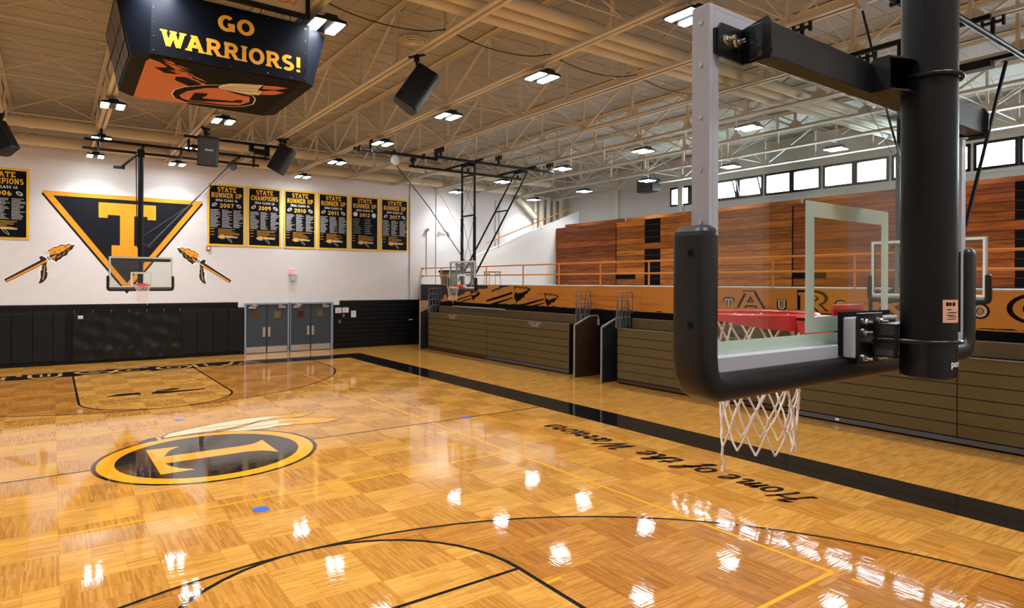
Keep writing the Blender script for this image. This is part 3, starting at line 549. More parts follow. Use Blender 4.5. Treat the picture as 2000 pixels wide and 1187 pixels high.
# window wall (right)
wy = [(8.55, 7.45), (7.30, 6.15)]
k = 0; y = 5.90
while y > -15: wy += [(y, y-1.14), (y-1.26, y-2.40)]; y -= 2.59
Z0, Z1 = 7.04, 7.88
mb = MB(); mb.box(XW, -16.8, -.2, XW+.3, 16.8, Z0); mb.box(XW, -16.8, Z1, XW+.3, 16.8, ZC+.2)
ys = [16.8]+[v for p in wy for v in p]+[-16.8]
for i in range(0, len(ys), 2): mb.box(XW, ys[i+1], Z0, XW+.3, ys[i], Z1)
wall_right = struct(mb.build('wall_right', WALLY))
mb = MB()
for yy in (7.9, 12.3): mb.box(XW-.12, yy-.15, 3.1, XW, yy+.15, ZC)
mb.box(XW-.03, -16, Z0-.16, XW, 9, Z0-.12)
mb.build('pilaster', WALLP, wall_right)
for n, (a, b) in enumerate(wy):
    f = MB(); t = .045; x0, x1 = XW-.03, XW+.10
    f.box(x0, b-.05, Z0-.05, x1, a+.05, Z0+t); f.box(x0, b-.05, Z1-t, x1, a+.05, Z1+.05); f.box(x0, b-.05, Z0, x1, b+t, Z1); f.box(x0, a-t, Z0, x1, a+.05, Z1)
    fr = struct(f.build('window_%d' % (n+1), BLK))
    if n in (2, 3):    # hopper sashes tilted open
        s = MB(); q = .30; s.bar((XW-.02, a-.03, Z0+.05), (XW-q, a-.03, Z1-.08), .05); s.bar((XW-.02, b+.03, Z0+.05), (XW-q, b+.03, Z1-.08), .05); s.bar((XW-q, a-.03, Z1-.08), (XW-q, b+.03, Z1-.08), .05); s.bar((XW-.02, a-.03, Z0+.05), (XW-.02, b+.03, Z0+.05), .05)
        s.build('sash', BLK, fr)
        MB().prism([(XW-.02, a-.05, Z0+.06), (XW-q, a-.05, Z1-.1), (XW-q, b+.05, Z1-.1), (XW-.02, b+.05, Z0+.06)], (.006, 0, .003)).build('pane', PANE, fr)
    else: MB().box(XW+.03, b+.04, Z0+.04, XW+.036, a-.04, Z1-.04).build('pane', PANE, fr)
# ground outside, seen by nobody but part of the place
# ---- balcony over the folded bleachers
deck = struct(MB().box(13.12, -16.6, 2.86, XW, YW, 3.06).build('floor_balcony', mat('concrete', (.42, .41, .39, 1), .7, noise=.08)))
bal = MB().box(13.0, -16.6, 0, 13.12, YW, 3.06); bal = struct(bal.build('wall_balcony_front', BBLACK))
BF = PL((13.0, 0, 0), (0,-1,0), (0,0,1), (-1,0,0))       # a = -y, reads left to right from the court
fy = lambda P: [(-a, b) for a, b in P]
def bpart(name, mb, m, label=None):
    o = mb.build(name, m, bal)
    if label: o['label'] = label
    return o
bpart('charcoal_board', R(BF, -16.58, 2.26, -9.0, 3.04, .003), BBLACK2, 'charcoal end of the painted balcony board')
sp = fy(PO['splash']); i0 = sp[0]
bot = [p for p in sp if True]
bpart('orange_board', fillp(MB(), BF, [(16.6, 2.22), (16.6, 3.04), (-10.4, 3.04), (-10.4, 2.26), (16.6, 2.22)][:4], .005), BORANGE, 'long orange painted balcony board')
bpart('orange_splash', fillp(MB(), BF, fy(PO['splash']), .006), BORANGE, 'ragged orange edge of the balcony board')
bpart('orange_splash', fillp(MB(), BF, fy(PO['splash_left']), .006), BORANGE)
bpart('ragged_black', fillp(MB(), BF, fy(PO['blotch']), .009), BBLACK2)
mb = MB(); random.seed(3)
for i in range(26):
    y0 = random.uniform(-6, 8); zz = random.uniform(2.34, 2.75); l = random.uniform(.3, 1.1); h = random.uniform(.02, .06)
    fillp(mb, BF, [(-y0-l, zz), (-y0-l*.5, zz-h), (-y0+l*.6, zz-h*.6), (-y0+l, zz), (-y0+l*.4, zz+h), (-y0-l*.4, zz+h*.8)], .0065+i*.00003)
bpart('orange_streak', mb, BORANGE2)
mb = MB()
for i in range(40):
    y0 = random.uniform(-9, 9.5); l = random.uniform(.05, .3); fillp(mb, BF, [(-y0-l, 2.26), (-y0+l, 2.26), (-y0+l*.6, 2.27+random.uniform(0, .03)), (-y0-l*.3, 2.28)], .0068+i*.00002)
bpart('ragged_edge', mb, BBLACK)
mb = MB()
for k in ('shaft1a', 'shaft1b', 'shaft2a', 'shaft2b', 'shaft3a', 'shaft3b'): fillp(mb, BF, fy(PO[k]), .0085)
bpart('arrow_shaft', mb, BBLACK)
for k in ('big', 'mid', 'small'):
    bpart('arrowhead', fillp(MB(), BF, fy(PO['head_%s_out' % k]), .010), BBLACK, {'big': 'largest painted arrowhead', 'mid': 'right-hand painted arrowhead', 'small': 'smallest painted arrowhead behind the net'}[k])
    mb = fillp(MB(), BF, fy(PO['head_%s_in' % k]), .0115)
    bpart('arrowhead_gold', mb, BORANGE)
# WARRIORS outlined, TUSCOLA small between
lets = [('W', -.72, 1.0, 1.25), ('A', -2.52, 1, .95), ('R', -4.25, 1, .95), ('R', -6.0, 1, .95), ('I', -7.0, 1, .45), ('O', -8.75, 1, 1.0), ('R', -10.4, 1, .95), ('S', -12.0, 1, .9)]
mo, mi, ms, mt = MB(), MB(), MB(), MB()
for c, yy, _, wd in lets:
    slab(mo, BF, c, -yy, 2.42, .56, wd, .0095, th=.27); slab(mi, BF, c, -yy, 2.445, .51, wd*.93, .0125, th=.15)
for c, yy in zip('TUSCOLA', (-1.82, -3.42, -4.95, -6.55, -7.79, -9.6, -11.3)):
    slab(ms, BF, c, -yy, 2.49, .27, .30, .0100, th=.34); slab(mt, BF, c, -yy, 2.505, .24, .265, .0130, th=.20)
bpart('large_lettering', mo, BBLACK, 'large outlined WARRIORS lettering'); bpart('large_lettering_fill', mi, BORANGE)
bpart('small_lettering', ms, BBLACK, 'small grey TUSCOLA lettering'); bpart('small_lettering_fill', mt, mat('letter_grey', srgb(186, 180, 172), .5))
bpart('coping', MB().box(12.985, -16.6, 3.04, 13.13, YW, 3.07), mat('coping_grey', srgb(190, 180, 165), .5))
# gate outline
stroke(m := MB(), BF, [(-3.9, 2.25), (-3.9, 2.95), (-3.8, 3.0), (-1.6, 3.0), (-1.45, 2.95), (-1.45, 2.25)], .012, e=.0135); bpart('gate_seam', m, BORANGE2)
# sloping stair wall on the balcony
sw = MB().prism([(13.9, 13.0, 3.06), (19.0, 13.0, 3.06), (20.6, 13.0, 3.06), (20.6, 13.0, 6.98), (19.67, 13.0, 6.62), (13.9, 13.0, 4.36)], (0, .18, 0))
sw = struct(sw.build('wall_stair', WALLP))
MB().bar((13.9, 13.09, 4.375), (20.6, 13.09, 7.0), .03, .22).build('coping', W_WHITE, sw)
# doors
def door(n, x0, x1, seam, wins, label):
    d = struct(MB().box(x0, YW-.045, 0, x1, YW-.012, 2.15).build('door_%d' % n, DOORG)); d['label'] = label
    for q in (seam,): MB().box(q-.012, YW-.05, 0, q+.012, YW-.044, 2.15).build('door_seam', BLK, d)
    f = MB()
    f.box(x0-.07, YW-.09, 0, x0, YW, 2.22) if n == 1 else f.box(x0-.08, YW-.09, 0, x0, YW, 2.22)
    f.box(x1, YW-.09, 0, x1+.1, YW, 2.22); f.box(x0, YW-.09, 2.15, x1, YW, 2.22); f.build('door_frame', DFRAME, d)
    for a, b in ((x0+.02, seam-.03), (seam+.03, x1-.02)):
        MB().box(a, YW-.052, .03, b, YW-.044, .29).build('kick_plate', ALUM, d)
    for a, b in ((seam-.17, seam-.06), (seam+.05, seam+.16)):
        MB().box(a, YW-.056, .72, b, YW-.044, 1.14).build('push_plate', ALUM, d)
        MB().tube([((a+b)/2, YW-.056, .78), ((a+b)/2, YW-.10, .80), ((a+b)/2, YW-.10, 1.06), ((a+b)/2, YW-.056, 1.08)], .010, 6).build('pull_handle', ALUM, d)
    for i, a in enumerate(wins):
        MB().box(a-.14, YW-.05, 1.54, a+.14, YW-.044, 1.84).build('vision_panel', mat('vision_dark_%d' % (n*2+i), [(.10, .055, .02, 1), (.20, .13, .05, 1), (.09, .02, .015, 1), (.16, .10, .04, 1)][(n-1)*2+i], .12), d)
        m = MB(); m.box(a-.16, YW-.054, 1.52, a+.16, YW-.044, 1.54); m.box(a-.16, YW-.054, 1.84, a+.16, YW-.044, 1.86); m.box(a-.16, YW-.054, 1.54, a-.14, YW-.044, 1.84); m.box(a+.14, YW-.054, 1.54, a+.16, YW-.044, 1.84); m.build('vision_frame', DOORG, d)
    for sgn, a in ((1, x0+.15), (-1, x1-.15)):
        m = MB().box(a-.05*sgn if sgn > 0 else a-.25, YW-.11, 1.98, a+.25 if sgn > 0 else a+.05, YW-.045, 2.06); m.bar((a, YW-.12, 2.09), (a+.3*sgn, YW-.2, 2.10), .03, .02); m.bar((a+.3*sgn, YW-.2, 2.10), (a+.1*sgn, YW-.08, 2.16), .03, .02); m.build('door_closer', ALUM, d)
door(1, 4.46, 6.24, 5.33, (4.87, 5.80), 'grey double doors nearer the black wall pads')
door(2, 6.38, 8.24, 7.29, (6.82, 7.72), 'grey double doors nearer the ribbed black wall')
struct(MB().box(-15, YW-.03, 0, -1.8, YW, .1).build('baseboard_far', BLK)); struct(MB().box(8.36, YW-.03, 0, 13.0, YW, .09).build('baseboard_doors', BLK))
# ================================================================== ROOF STEEL
ZB, ZT = 7.98, 9.20
def truss(x, label, first=None):
    r = empty('roof_truss', (x, 0, 0)); tag(r, label, 'truss', 'parallel steel roof trusses')
    return r
ty = [-16.5]+[.32+2.12*k for k in range(-7, 8)]+[16.55]
def truss_parts(r):
    m = MB()
    for s in (-1, 1):      # double angles back to back
        m.box(s*.02 if s > 0 else -.115, -16.55, ZB, .115 if s > 0 else -.02, 16.58, ZB+.014); m.box(s*.02 if s > 0 else -.034, -16.55, ZB, .034 if s > 0 else -.02, 16.58, ZB+.10)
    m.build('bottom_chord', CREAM, r)
    m = MB()
    for s in (-1, 1):
        m.box(.02 if s > 0 else -.11, -16.55, ZT+.06, .11 if s > 0 else -.02, 16.58, ZT+.075); m.box(.02 if s > 0 else -.034, -16.55, ZT-.03, .034 if s > 0 else -.02, 16.58, ZT+.07)
    m.build('top_chord', CREAM, r)
    for k in range(1, len(ty)-1):
        y = ty[k]
        MB().box(-.035, y-.035, ZB+.03, .035, y+.035, ZT+.03).build('web_post', CREAM, r)
        g = MB().prism([(0, y-.2, ZB+.02), (0, y+.2, ZB+.02), (0, y+.2, ZB+.16), (0, y+.08, ZB+.26), (0, y-.08, ZB+.26), (0, y-.2, ZB+.16)], (.012, 0, 0)); g.build('gusset', CREAM, r)
    for k in range(len(ty)-1):
        a, b = ty[k], ty[k+1]; s = k % 2
        p, q = ((0, a+.08, ZB+.1), (0, b-.08, ZT)) if s else ((0, a+.08, ZT), (0, b-.08, ZB+.1))
        MB().bar(p, q, .055, .045).build('web_diagonal', CREAM, r)
xs = [-13.65+2.5*i for i in range(15)]
tl = ['outermost cream roof truss on the left, out of frame', 'second cream roof truss on the left, out of frame', 'third cream roof truss on the left, out of frame',
      'cream roof truss at the far left, beyond the two left lamp rows', 'cream roof truss left of the scoreboard, carrying the leftmost loudspeaker', 'cream roof truss over the left side of the scoreboard, with a lamp row', 'cream roof truss over the right side of the scoreboard, with a lamp row',
      'cream roof truss right of the scoreboard carrying two loudspeakers, no lamps', 'cream roof truss with the row of five clear lamps across mid ceiling', 'cream roof truss just right of the mid-ceiling lamp row, over the side hoop hoist pipes', 'cream roof truss over the side hoop masts',
      'cream roof truss above the balcony front, with a lamp row beneath its right side', 'cream roof truss one further towards the windows than the balcony-front lamp row', 'cream roof truss over the folded wooden bleachers, with the outer lamp row', 'cream roof truss nearest the clerestory windows']
t0 = truss(xs[0], tl[0]); truss_parts(t0)
for x, l in zip(xs[1:], tl[1:]):
    c = copy_tree(t0); c.location.x = x; c['label'] = l
# cross bracing rods between trusses
yb = [-10.3, -6.04, -4.3, 2.44, 6.68, 10.92, 15.16]
nm = ['behind the camera', 'above the near backboard', 'just in front of the scoreboard', 'just beyond the scoreboard', 'above the side hoop', 'above the far hoop', 'nearest the banner wall']
for y, t in zip(yb, nm):
    m = MB()
    for i in range(2, 14):
        m.tube([(xs[i]+.03, y, ZB+.12), (xs[i+1]-.03, y, ZT-.05)], .013, 5); m.tube([(xs[i]+.03, y+.03, ZT-.05), (xs[i+1]-.03, y+.03, ZB+.12)], .013, 5)
    m.tube([(xs[2], y-.04, ZB+.11), (xs[-1], y-.04, ZB+.11)], .014, 5)
    tag(m.build('cross_bracing', CREAM), 'thin cream X-bracing rods between the trusses, line '+t, 'bracing', 'X-bracing lines')
# ducts
for y, t in ((-2.52, 'farthest from the camera'), (-2.92, 'in the middle'), (-3.32, 'nearest the camera')):
    m = MB().tube([(.4, y, 8.29), (21.5, y, 8.29)], .125, 14)
    o = tag(m.build('ceiling_duct', DUCT, smooth=True), 'cream round duct running across the roof trusses, %s of the three' % t, 'duct', 'three parallel ceiling ducts')
for y, z, r, t in ((15.75, 8.22, .21, 'lower thick cream pipe along the top of the banner wall'), (14.3, 8.55, .20, 'upper thick cream pipe set in front of the lower one at the banner wall')):
    m = MB().tube([(-6.5, y, z), (2.0, y, z), (12.6, y, z), (19.6, y, z)], r, 16)
    for x in (-3.0, 2.2, 7.4, 12.6): m.tube([(x-.06, y, z), (x+.06, y, z)], r+.025, 16)
    tag(m.build('wall_duct', DUCT, smooth=True), t, 'duct')
# sagging black cable
pts = []
for i in range(5):
    a, b = xs[7]+2.5*(i-1), xs[7]+2.5*i
    for j in range(8): t = j/8; pts.append((a+(b-a)*t, -1.75-.14*i, 8.12-.16*4*t*(1-t)))
tag(MB().tube(pts, .011, 5).build('ceiling_cable', BLK), 'black cable sagging from truss to truss beside the three ducts', 'cable')
# round ceiling vent
m = MB()
for r_ in (.33, .25, .17): m.tube([(4.9+r_*math.cos(t*PI/16), 1.6+r_*math.sin(t*PI/16), 9.2-.12*(.33-r_)*3) for t in range(32)], .018, 5, True)
m.tube([(4.9, 1.6, 9.12), (4.9, 1.6, 9.28)], .12, 16); tag(m.build('ceiling_diffuser', DUCT), 'small round cream air diffuser in the roof right of the scoreboard', 'vent')

# ================================================================== LAMPS
def lamp():
    r = empty('high_bay_light', (0, 0, 0))
    m = MB(); m.prism([(-.30, -.31, .0), (-.30, .31, .0), (-.26, .31, .05), (-.12, .31, .07), (-.10, .31, .12), (.10, .31, .12), (.12, .31, .07), (.26, .31, .05), (.30, .31, 0)][0:1]+[(-.26, -.31, .05), (-.12, -.31, .07), (-.10, -.31, .12), (.10, -.31, .12), (.12, -.31, .07), (.26, -.31, .05), (.30, -.31, 0)], (0, .62, 0))
    m.build('housing', BLK, r)
    for x in (-.175, .175): MB().box(x-.085, -.285, -.014, x+.085, .285, -.001).build('led_strip', LED, r)
    m = MB(); m.tube([(0, -.2, .12), (0, -.02, .24), (0, .02, .24), (0, .2, .12)], .006, 5); m.build('hanger', GREYM, r); MB().box(-.52, -.02, .225, .04, .02, .25).build('hanger_strut', CREAM, r)
    ld = bpy.data.lights.new('lamp_light', 'AREA'); ld.shape = 'RECTANGLE'; ld.size = .56; ld.size_y = .56; ld.energy = LAMP_W; ld.spread = math.radians(122); ld.color = (1.0, .98, .96)
    lo = bpy.data.objects.new('lamp_light', ld); COL.objects.link(lo); lo.parent = r; lo.location.z = -.02
    return r
l0 = lamp(); used = False
rows = [(-10.95, 'outermost row out of frame'), (-6.1, 'inner row out of frame'), (-1.12, 'row over the scoreboard\'s left'), (1.58, 'row over the scoreboard\'s right'), (6.5, 'clear mid-ceiling row'), (14.3, 'row over the balcony front'), (19.3, 'row over the wooden bleachers')]
lys = [(15.3, 'nearest the banners'), (11.15, 'second from the banners'), (6.95, 'third from the banners'), (2.62, 'fourth from the banners'), (-1.55, 'fifth from the banners'), (-5.6, 'sixth from the banners'), (-9.8, 'seventh from the banners'), (-14.0, 'behind the camera')]
for x, rn in rows:
    for y, yn in lys:
        if x in (1.58, -1.12) and y == 11.15: y = 11.78
        if x == 1.58 and y == -1.55: y = -1.5
        o = l0 if not used else copy_tree(l0); used = True
        o.location = (x, y, 7.76 if x > -2 else 7.76); tag(o, 'twin-strip roof lamp, %s, %s' % (rn, yn), 'ceiling light', 'high bay lamps under the roof trusses')

# ================================================================== BACKBOARDS
def board(r, support=False):
    """glass board, face on local y=0 looking along +y"""
    MB().box(-.897, -.013, 2.93, .897, 0, 3.955).build('glass', GLASS, r)
    f = MB(); f.box(-.915, -.058, 2.90, -.897, .003, 3.97); f.box(.897, -.058, 2.90, .915, .003, 3.97); f.box(-.897, -.058, 3.955, .897, .003, 3.97); f.box(-.897, -.058, 2.90, .897, .003, 2.962)
    f.box(-.897, -.058, 3.90, .897, -.052, 3.956); f.box(-.897, -.058, 2.962, -.872, -.054, 3.90); f.box(.872, -.058, 2.962, .897, -.054, 3.90)
    f.build('frame', ALU, r, bevel=.003)
    b = MB()
    b.box(-.897, .0015, 2.93, .897, .003, 3.0); b.box(-.897, .0015, 3.92, .897, .003, 3.955); b.box(-.897, .0015, 3.0, -.862, .003, 3.92); b.box(.862, .0015, 3.0, .897, .003, 3.92)
    b.build('border', TARGET, r)
    t = MB(); t.box(-.305, .0015, 3.005, -.25, .003, 3.465); t.box(.25, .0015, 3.005, .305, .003, 3.465); t.box(-.25, .0015, 3.41, .25, .003, 3.465); t.box(-.25, .0015, 3.005, .25, .003, 3.06)
    t.build('target_square', TARGET, r)
    sc = MB()
    for x in (-.916, .916):
        for z in (3.35, 3.50, 3.65, 3.80, 3.92): sc.tube([(x, -.03, z), (x+(.004 if x > 0 else -.004), -.03, z)], .007, 8)
    sc.build('screw', STEEL, r)
    # moulded edge pad: U-shaped, hugging the lower corners
    path = [(-.935, -.028, 3.31), (-.935, -.028, 2.97), (-.93, -.028, 2.925), (-.915, -.028, 2.895), (-.885, -.028, 2.88), (-.84, -.028, 2.878), (.84, -.028, 2.878), (.885, -.028, 2.88), (.915, -.028, 2.895), (.93, -.028, 2.925), (.935, -.028, 2.97), (.935, -.028, 3.31)]
    def prof(a0, a1, b0, b1, c):
        q = []
        for cx, cy, st in ((a1-c, b1-c, 0), (a0+c, b1-c, 90), (a0+c, b0+c, 180), (a1-c, b0+c, 270)):
            q += [(cx+c*math.cos(math.radians(st+i*30)), cy+c*math.sin(math.radians(st+i*30))) for i in range(4)]
        return q
    P0 = prof(-.042, .042, -.058, .058, .026)
    m = MB(); m.sweep(path, P0, (0, 1, 0))
    # rounded tops
    for x in (-.935, .935):
        for k in range(4):
            z0 = 3.31+.03*math.sin(k*PI/8); z1 = 3.31+.03*math.sin((k+1)*PI/8); s0 = math.cos(k*PI/8*.9)
            pts = [(x+a*s0, -.028+b*(.6+.4*s0), z0) for a, b in P0]; s1 = math.cos((k+1)*PI/8*.9); p2 = [(x+a*s1, -.028+b*(.6+.4*s1), z1) for a, b in P0]
            n = len(m.v); m.v += pts+p2; q = len(pts)
            for j in range(q): j2 = (j+1) % q; m.f.append((n+j, n+j2, n+q+j2, n+q+j))
            if k == 3: m.f.append(tuple(range(n+q, n+2*q)))
    pd = m.build('edge_pad', FOAM, r, smooth=True)
    h = MB()
    for x in (-.9785, .9785):
        for z in (3.26, 3.06): h.tube([(x, -.045, z), (x+(.003 if x < 0 else -.003), -.045, z)], .011, 12)
    h.build('pad_hole', BBLACK, pd)
    # ring, its guard band, mount
    C_ = Vector((0, .381, 3.048)); rm = MB().tube([C_+Vector((.2286*math.cos(t*PI/24), .2286*math.sin(t*PI/24), 0)) for t in range(48)], .0085, 10, True)
    rm.build('rim', RED, r, smooth=True)
    g = MB(); N = 30
    for t in range(N):
        a0 = math.radians(180+180*t/N-12); a1 = math.radians(180+180*(t+1)/N-12)
        if True:
            d = lambda a: .020+.035*max(0, -math.sin(a))
            q = [C_+Vector((.245*math.cos(a0), .245*math.sin(a0), -.004)), C_+Vector((.245*math.cos(a1), .245*math.sin(a1), -.004)), C_+Vector((.245*math.cos(a1), .245*math.sin(a1), -.004-d(a1))), C_+Vector((.245*math.cos(a0), .245*math.sin(a0), -.004-d(a0)))]
            g.poly(q); q2 = [C_+Vector((.230*math.cos(a0), .230*math.sin(a0), -.004)), C_+Vector((.230*math.cos(a1), .230*math.sin(a1), -.004))]; g.poly([q[0], q[1], q2[1], q2[0]])
    g.box(-.10, .10, 3.035, .10, .16, 3.045)
    g.build('rim_guard', RED, r, smooth=True)
    mt = MB(); mt.prism([(-.10, .006, 2.945), (-.10, .03, 2.945), (-.10, .15, 2.99), (-.10, .16, 3.05), (-.10, .006, 3.05)], (.20, 0, 0)); mt.box(-.11, .004, 2.935, .11, .016, 3.10); mt.prism([(-.25, .004, 2.985), (-.21, .004, 2.945), (.21, .004, 2.945), (.25, .004, 2.985)], (0, .012, 0))
    mt.build('rim_mount', RED, r, bevel=.004)
    # net
    m = MB(); rows_ = 7; n = 12
    rad = [.222, .200, .178, .160, .150, .146, .150]; zz = [3.042, 2.925, 2.83, 2.745, 2.66, 2.57, 2.485]
    rnd = random.Random(5); jit = [[(rnd.uniform(-.010, .010), rnd.uniform(-.008, .008)) for _ in range(n)] for _ in range(rows_)]
    def node(k, i):
        a = 2*PI*(i+(.5 if k % 2 else 0))/n; j = jit[k][i % n]; rr_ = rad[k]+(j[0] if k else 0); z = zz[k]+(j[1] if k else 0)
        return Vector((rr_*math.cos(a), .381+rr_*math.sin(a), z))
    for k in range(rows_-1):
        for i in range(n):
            for di in ((0, 1) if k % 2 else (0, -1)):
                a = node(k, i); b = node(k+1, (i+di) % n); mid = (a+b)/2; c_ = Vector((0, .381, mid.z)); mid = mid+(mid-c_).normalized()*.004-Vector((0, 0, .006 if k > 4 else 0))
                m.tube([a, a.lerp(mid, .55)-Vector((0, 0, .002)), mid, b], .0042 if k else .0044, 6)
    for k in range(1, rows_-1):
        for i in range(n): a = node(k, i); m.tube([a-Vector((0, 0, .010)), a, a+Vector((0, 0, .010))], [.005, .0082, .005], 6)
    m.tube([node(6, 5), node(6, 5)-Vector((.004, 0, .03)), node(6, 5)-Vector((-.006, .004, .062)), node(6, 5)-Vector((.0, 0, .10))], [.005, .006, .005, .009], 6)
    m.build('net', NET, r, smooth=True)
def lug(m, p, s=1):
    x, y, z = p; m.tube([(x, y, z), (x, y-.006*s, z)], .017*s, 12); m.tube([(x, y-.006*s, z), (x, y-.018*s, z)], .012*s, 6); m.tube([(x, y-.018*s, z), (x, y-.040*s, z)], .0065*s, 8)
def mast_backstop(loc, rz, label, top, ceiling_frame):
    r = empty('basketball_backstop', loc, rz); tag(r, label, 'basketball hoop')
    board(r)
    P = (0, -.262)
    MB().tube([(P[0], P[1], 2.985), (P[0], P[1], top)], .0835, 40).build('pole', BLK, r, smooth=True)
    c = MB().tube([(P[0], P[1], 2.862), (P[0], P[1], 2.868), (P[0], P[1], 2.982)], [.079, .0845, .0845], 40).build('pole_cap', BLKG, r, smooth=True)
    # maker's lettering and sticker bent round the pole
    def wrap(o, R_, a0):
        for v in o.data.vertices:
            a = a0+v.co.x/R_; v.co = Vector((P[0]+R_*math.cos(a), P[1]+R_*math.sin(a), v.co.z))
    o = bfont('cap_lettering', 'porter', .022, BWHITE, None, Matrix(((1,0,0,0),(0,0,1,0),(0,1,0,0),(0,0,0,1))), .0009, align='LEFT')
    for v in o.data.vertices: v.co.z += 2.905
    wrap(o, .0853, math.radians(249)); o.parent = c
    st = MB(); k = 12
    for i in range(k): a, b = math.radians(229+50*i/k), math.radians(229+50*(i+1)/k); st.poly([(P[0]+.0842*math.cos(q), P[1]+.0842*math.sin(q), z) for q, z in ((a, 3.05), (b, 3.05), (b, 3.125), (a, 3.125))])
    sk = st.build('sticker', BEIGE, r, smooth=True)
    mm = MB(); rn = random.Random(2)
    for z, h_, segs in ((3.105, .012, ((236, 243), (244, 250), (253, 262))), (3.092, .003, ((238, 250),)), (3.082, .003, ((240, 268),)), (3.073, .003, ((238, 262),)), (3.068, .002, ((243, 268),)), (3.061, .002, ((239, 266),))):
        for a0, a1 in segs:
            q = [math.radians(a0+(a1-a0)*i/5) for i in range(6)]
            for i in range(5): mm.poly([(P[0]+.0847*math.cos(a), P[1]+.0847*math.sin(a), zz_) for a, zz_ in ((q[i], z), (q[i+1], z), (q[i+1], z+h_), (q[i], z+h_))])
    mm.build('sticker_print', BBLACK, sk)
    # upper arm
    m = MB(); m.box(-.80, -.165, 3.815, .80, -.105, 3.915); m.build('arm', BLKG, r, bevel=.004)
    for s in (-1, 1):
        m = MB()
        q = [(s*.895, 3.835), (s*.885, 3.82), (s*.775, 3.815), (s*.775, 3.915), (s*.885, 3.915), (s*.895, 3.90)]
        m.prism([(x, -.067, z) for x, z in q], (0, -.008, 0)); m.prism([(s*.785, -.067, 3.815), (s*.785, -.067, 3.915), (s*.803, -.166, 3.925), (s*.806, -.180, 3.90), (s*.806, -.180, 3.83), (s*.803, -.166, 3.805)], (-s*.008, 0, 0))
        m.box(min(s*.90, s*.80), -.067, 3.83, max(s*.90, s*.80), -.055, 3.90)
        a = m.build('arm_plate', BLKG, r)
        for x in (.868, .822): b = MB(); lug(b, (s*x, -.075, 3.868), .9); b.build('bolt', STEEL, a)
    # clamps: folded channel and round U-bolt
    for z, x0 in ((3.868, -.20), (2.985, -.085)):
        m = MB()
        if z > 3.5:
            m.box(-.20, -.185, 3.815, .20, -.165, 3.92); 
            for zz_ in (3.812, 3.918): m.prism([(-.20, -.18, zz_), (-.20, -.225, zz_), (-.13, -.255, zz_), (.13, -.255, zz_), (.20, -.225, zz_), (.20, -.18, zz_)], (0, 0, .006))
            m.box(-.205, -.225, 3.812, -.199, -.18, 3.924)
        else:
            m.box(-.10, -.20, 2.925, .10, -.125, 2.931); m.box(-.10, -.20, 3.034, .10, -.125, 3.04); m.box(-.103, -.207, 2.925, -.094, -.197, 3.04); m.tube([(-.09, -.2, 2.985), (-.09, -.14, 2.985)], .009, 8); m.box(-.10, -.135, 2.925, .10, -.125, 3.04)
        m.build('pole_clamp', BLKG, r)
        rr_ = .094 if z > 3.5 else .0925
        ub = [(s_*rr_, -.16, z) for s_ in (-1,)]+[(rr_*math.cos(math.radians(a)), -.262+rr_*math.sin(math.radians(a)), z) for a in range(180, 361, 10)]+[(rr_, -.16, z)]
        if z > 3.5: ub = [(rr_*math.cos(math.radians(a)), -.262+rr_*math.sin(math.radians(a)), z) for a in range(150, 391, 8)]
        MB().tube(ub, .0075, 10).build('u_bolt', BLKG, r, smooth=True)
    # lower rear mount
    MB().box(-.20, -.064, 2.925, .17, -.056, 3.078).build('gasket', BBLACK, r)
    m = MB(); m.box(-.185, -.105, 2.92, -.165, -.064, 3.06); m.box(-.165, -.105, 3.045, .15, -.064, 3.06); m.box(-.165, -.105, 2.92, .15, -.064, 2.935); m.box(.13, -.105, 2.92, .15, -.064, 3.06); m.box(-.06, -.10, 2.93, .06, -.064, 3.05)
    m.build('mount_tube', ALU, r, bevel=.006)
    m = MB().box(-.175, -.118, 2.90, -.005, -.106, 3.075); pl_ = m.build('mount_plate', BLKG, r, bevel=.002)
    for x, z in ((-.145, 3.045), (-.035, 3.045), (-.145, 3.010), (-.145, 2.92), (-.035, 2.92)): b = MB(); lug(b, (x, -.118, z), .8); b.build('bolt', STEEL, pl_)
    b = MB(); b.tube([(-.112, -.118, 2.985), (-.112, -.135, 2.985)], .017, 6); b.build('bolt', STEEL, pl_)
    if ceiling_frame:    # local x = -world x, local y = -(world y - 11.58)
        m = MB()
        for yy, x0, x1 in ((.35, 1.6, -4.0), (-1.28, 1.6, -4.05)): m.tube([(x0, yy, 7.62), (x1, yy, 7.62)], .045, 10)
        m.build('ceiling_pipe', BLK, r, smooth=True)
        for x in (0, -2.95): m = MB(); m.bar((x, .45, 7.55), (x, -1.4, 7.55), .07, .07); m.box(x-.1, -.36, 7.3, x+.1, -.16, 7.56) if x == 0 else None; m.build('cross_pipe', BLK, r)
        for x in (1.15, -1.35, -3.85):
            for yy in (.35, -1.28): MB().box(x-.03, yy-.06, 7.55, x+.03, yy+.06, 7.98).build('pipe_hanger', BLK, r)
        m = MB(); m.bar((.05, -.2, 7.45), (.5, -.75, 7.02), .05, .07); m.bar((.42, -.75, 6.98), (.75, -.75, 6.98), .09, .06); m.bar((.14, -.24, 7.3), (.1, -.25, 4.4), .03, .03); m.build('fold_arm', BLK, r)
        m = MB(); m.bar((-.22, -.26, 4.33), (-2.95, -1.0, 7.5), .04, .04); m.bar((-.1, -.26, 4.40), (-.3, -.26, 4.30), .06, .04); m.build('brace', mat('brace_grey', (.05, .055, .06, 1), .4, metal=.4), r)
        MB().tube([(-.1, -.3, 4.7), (-1.6, -.75, 5.9), (-3.05, -1.05, 7.4)], .007, 5).build('cable', GREYM, r)
        m = MB().tube([(-.11, -.262, 4.33), (.11, -.262, 4.33)], .03, 8); m.tube([(0, -.262, 4.28), (0, -.262, 4.38)], .098, 20); m.build('brace_collar', BLK, r)
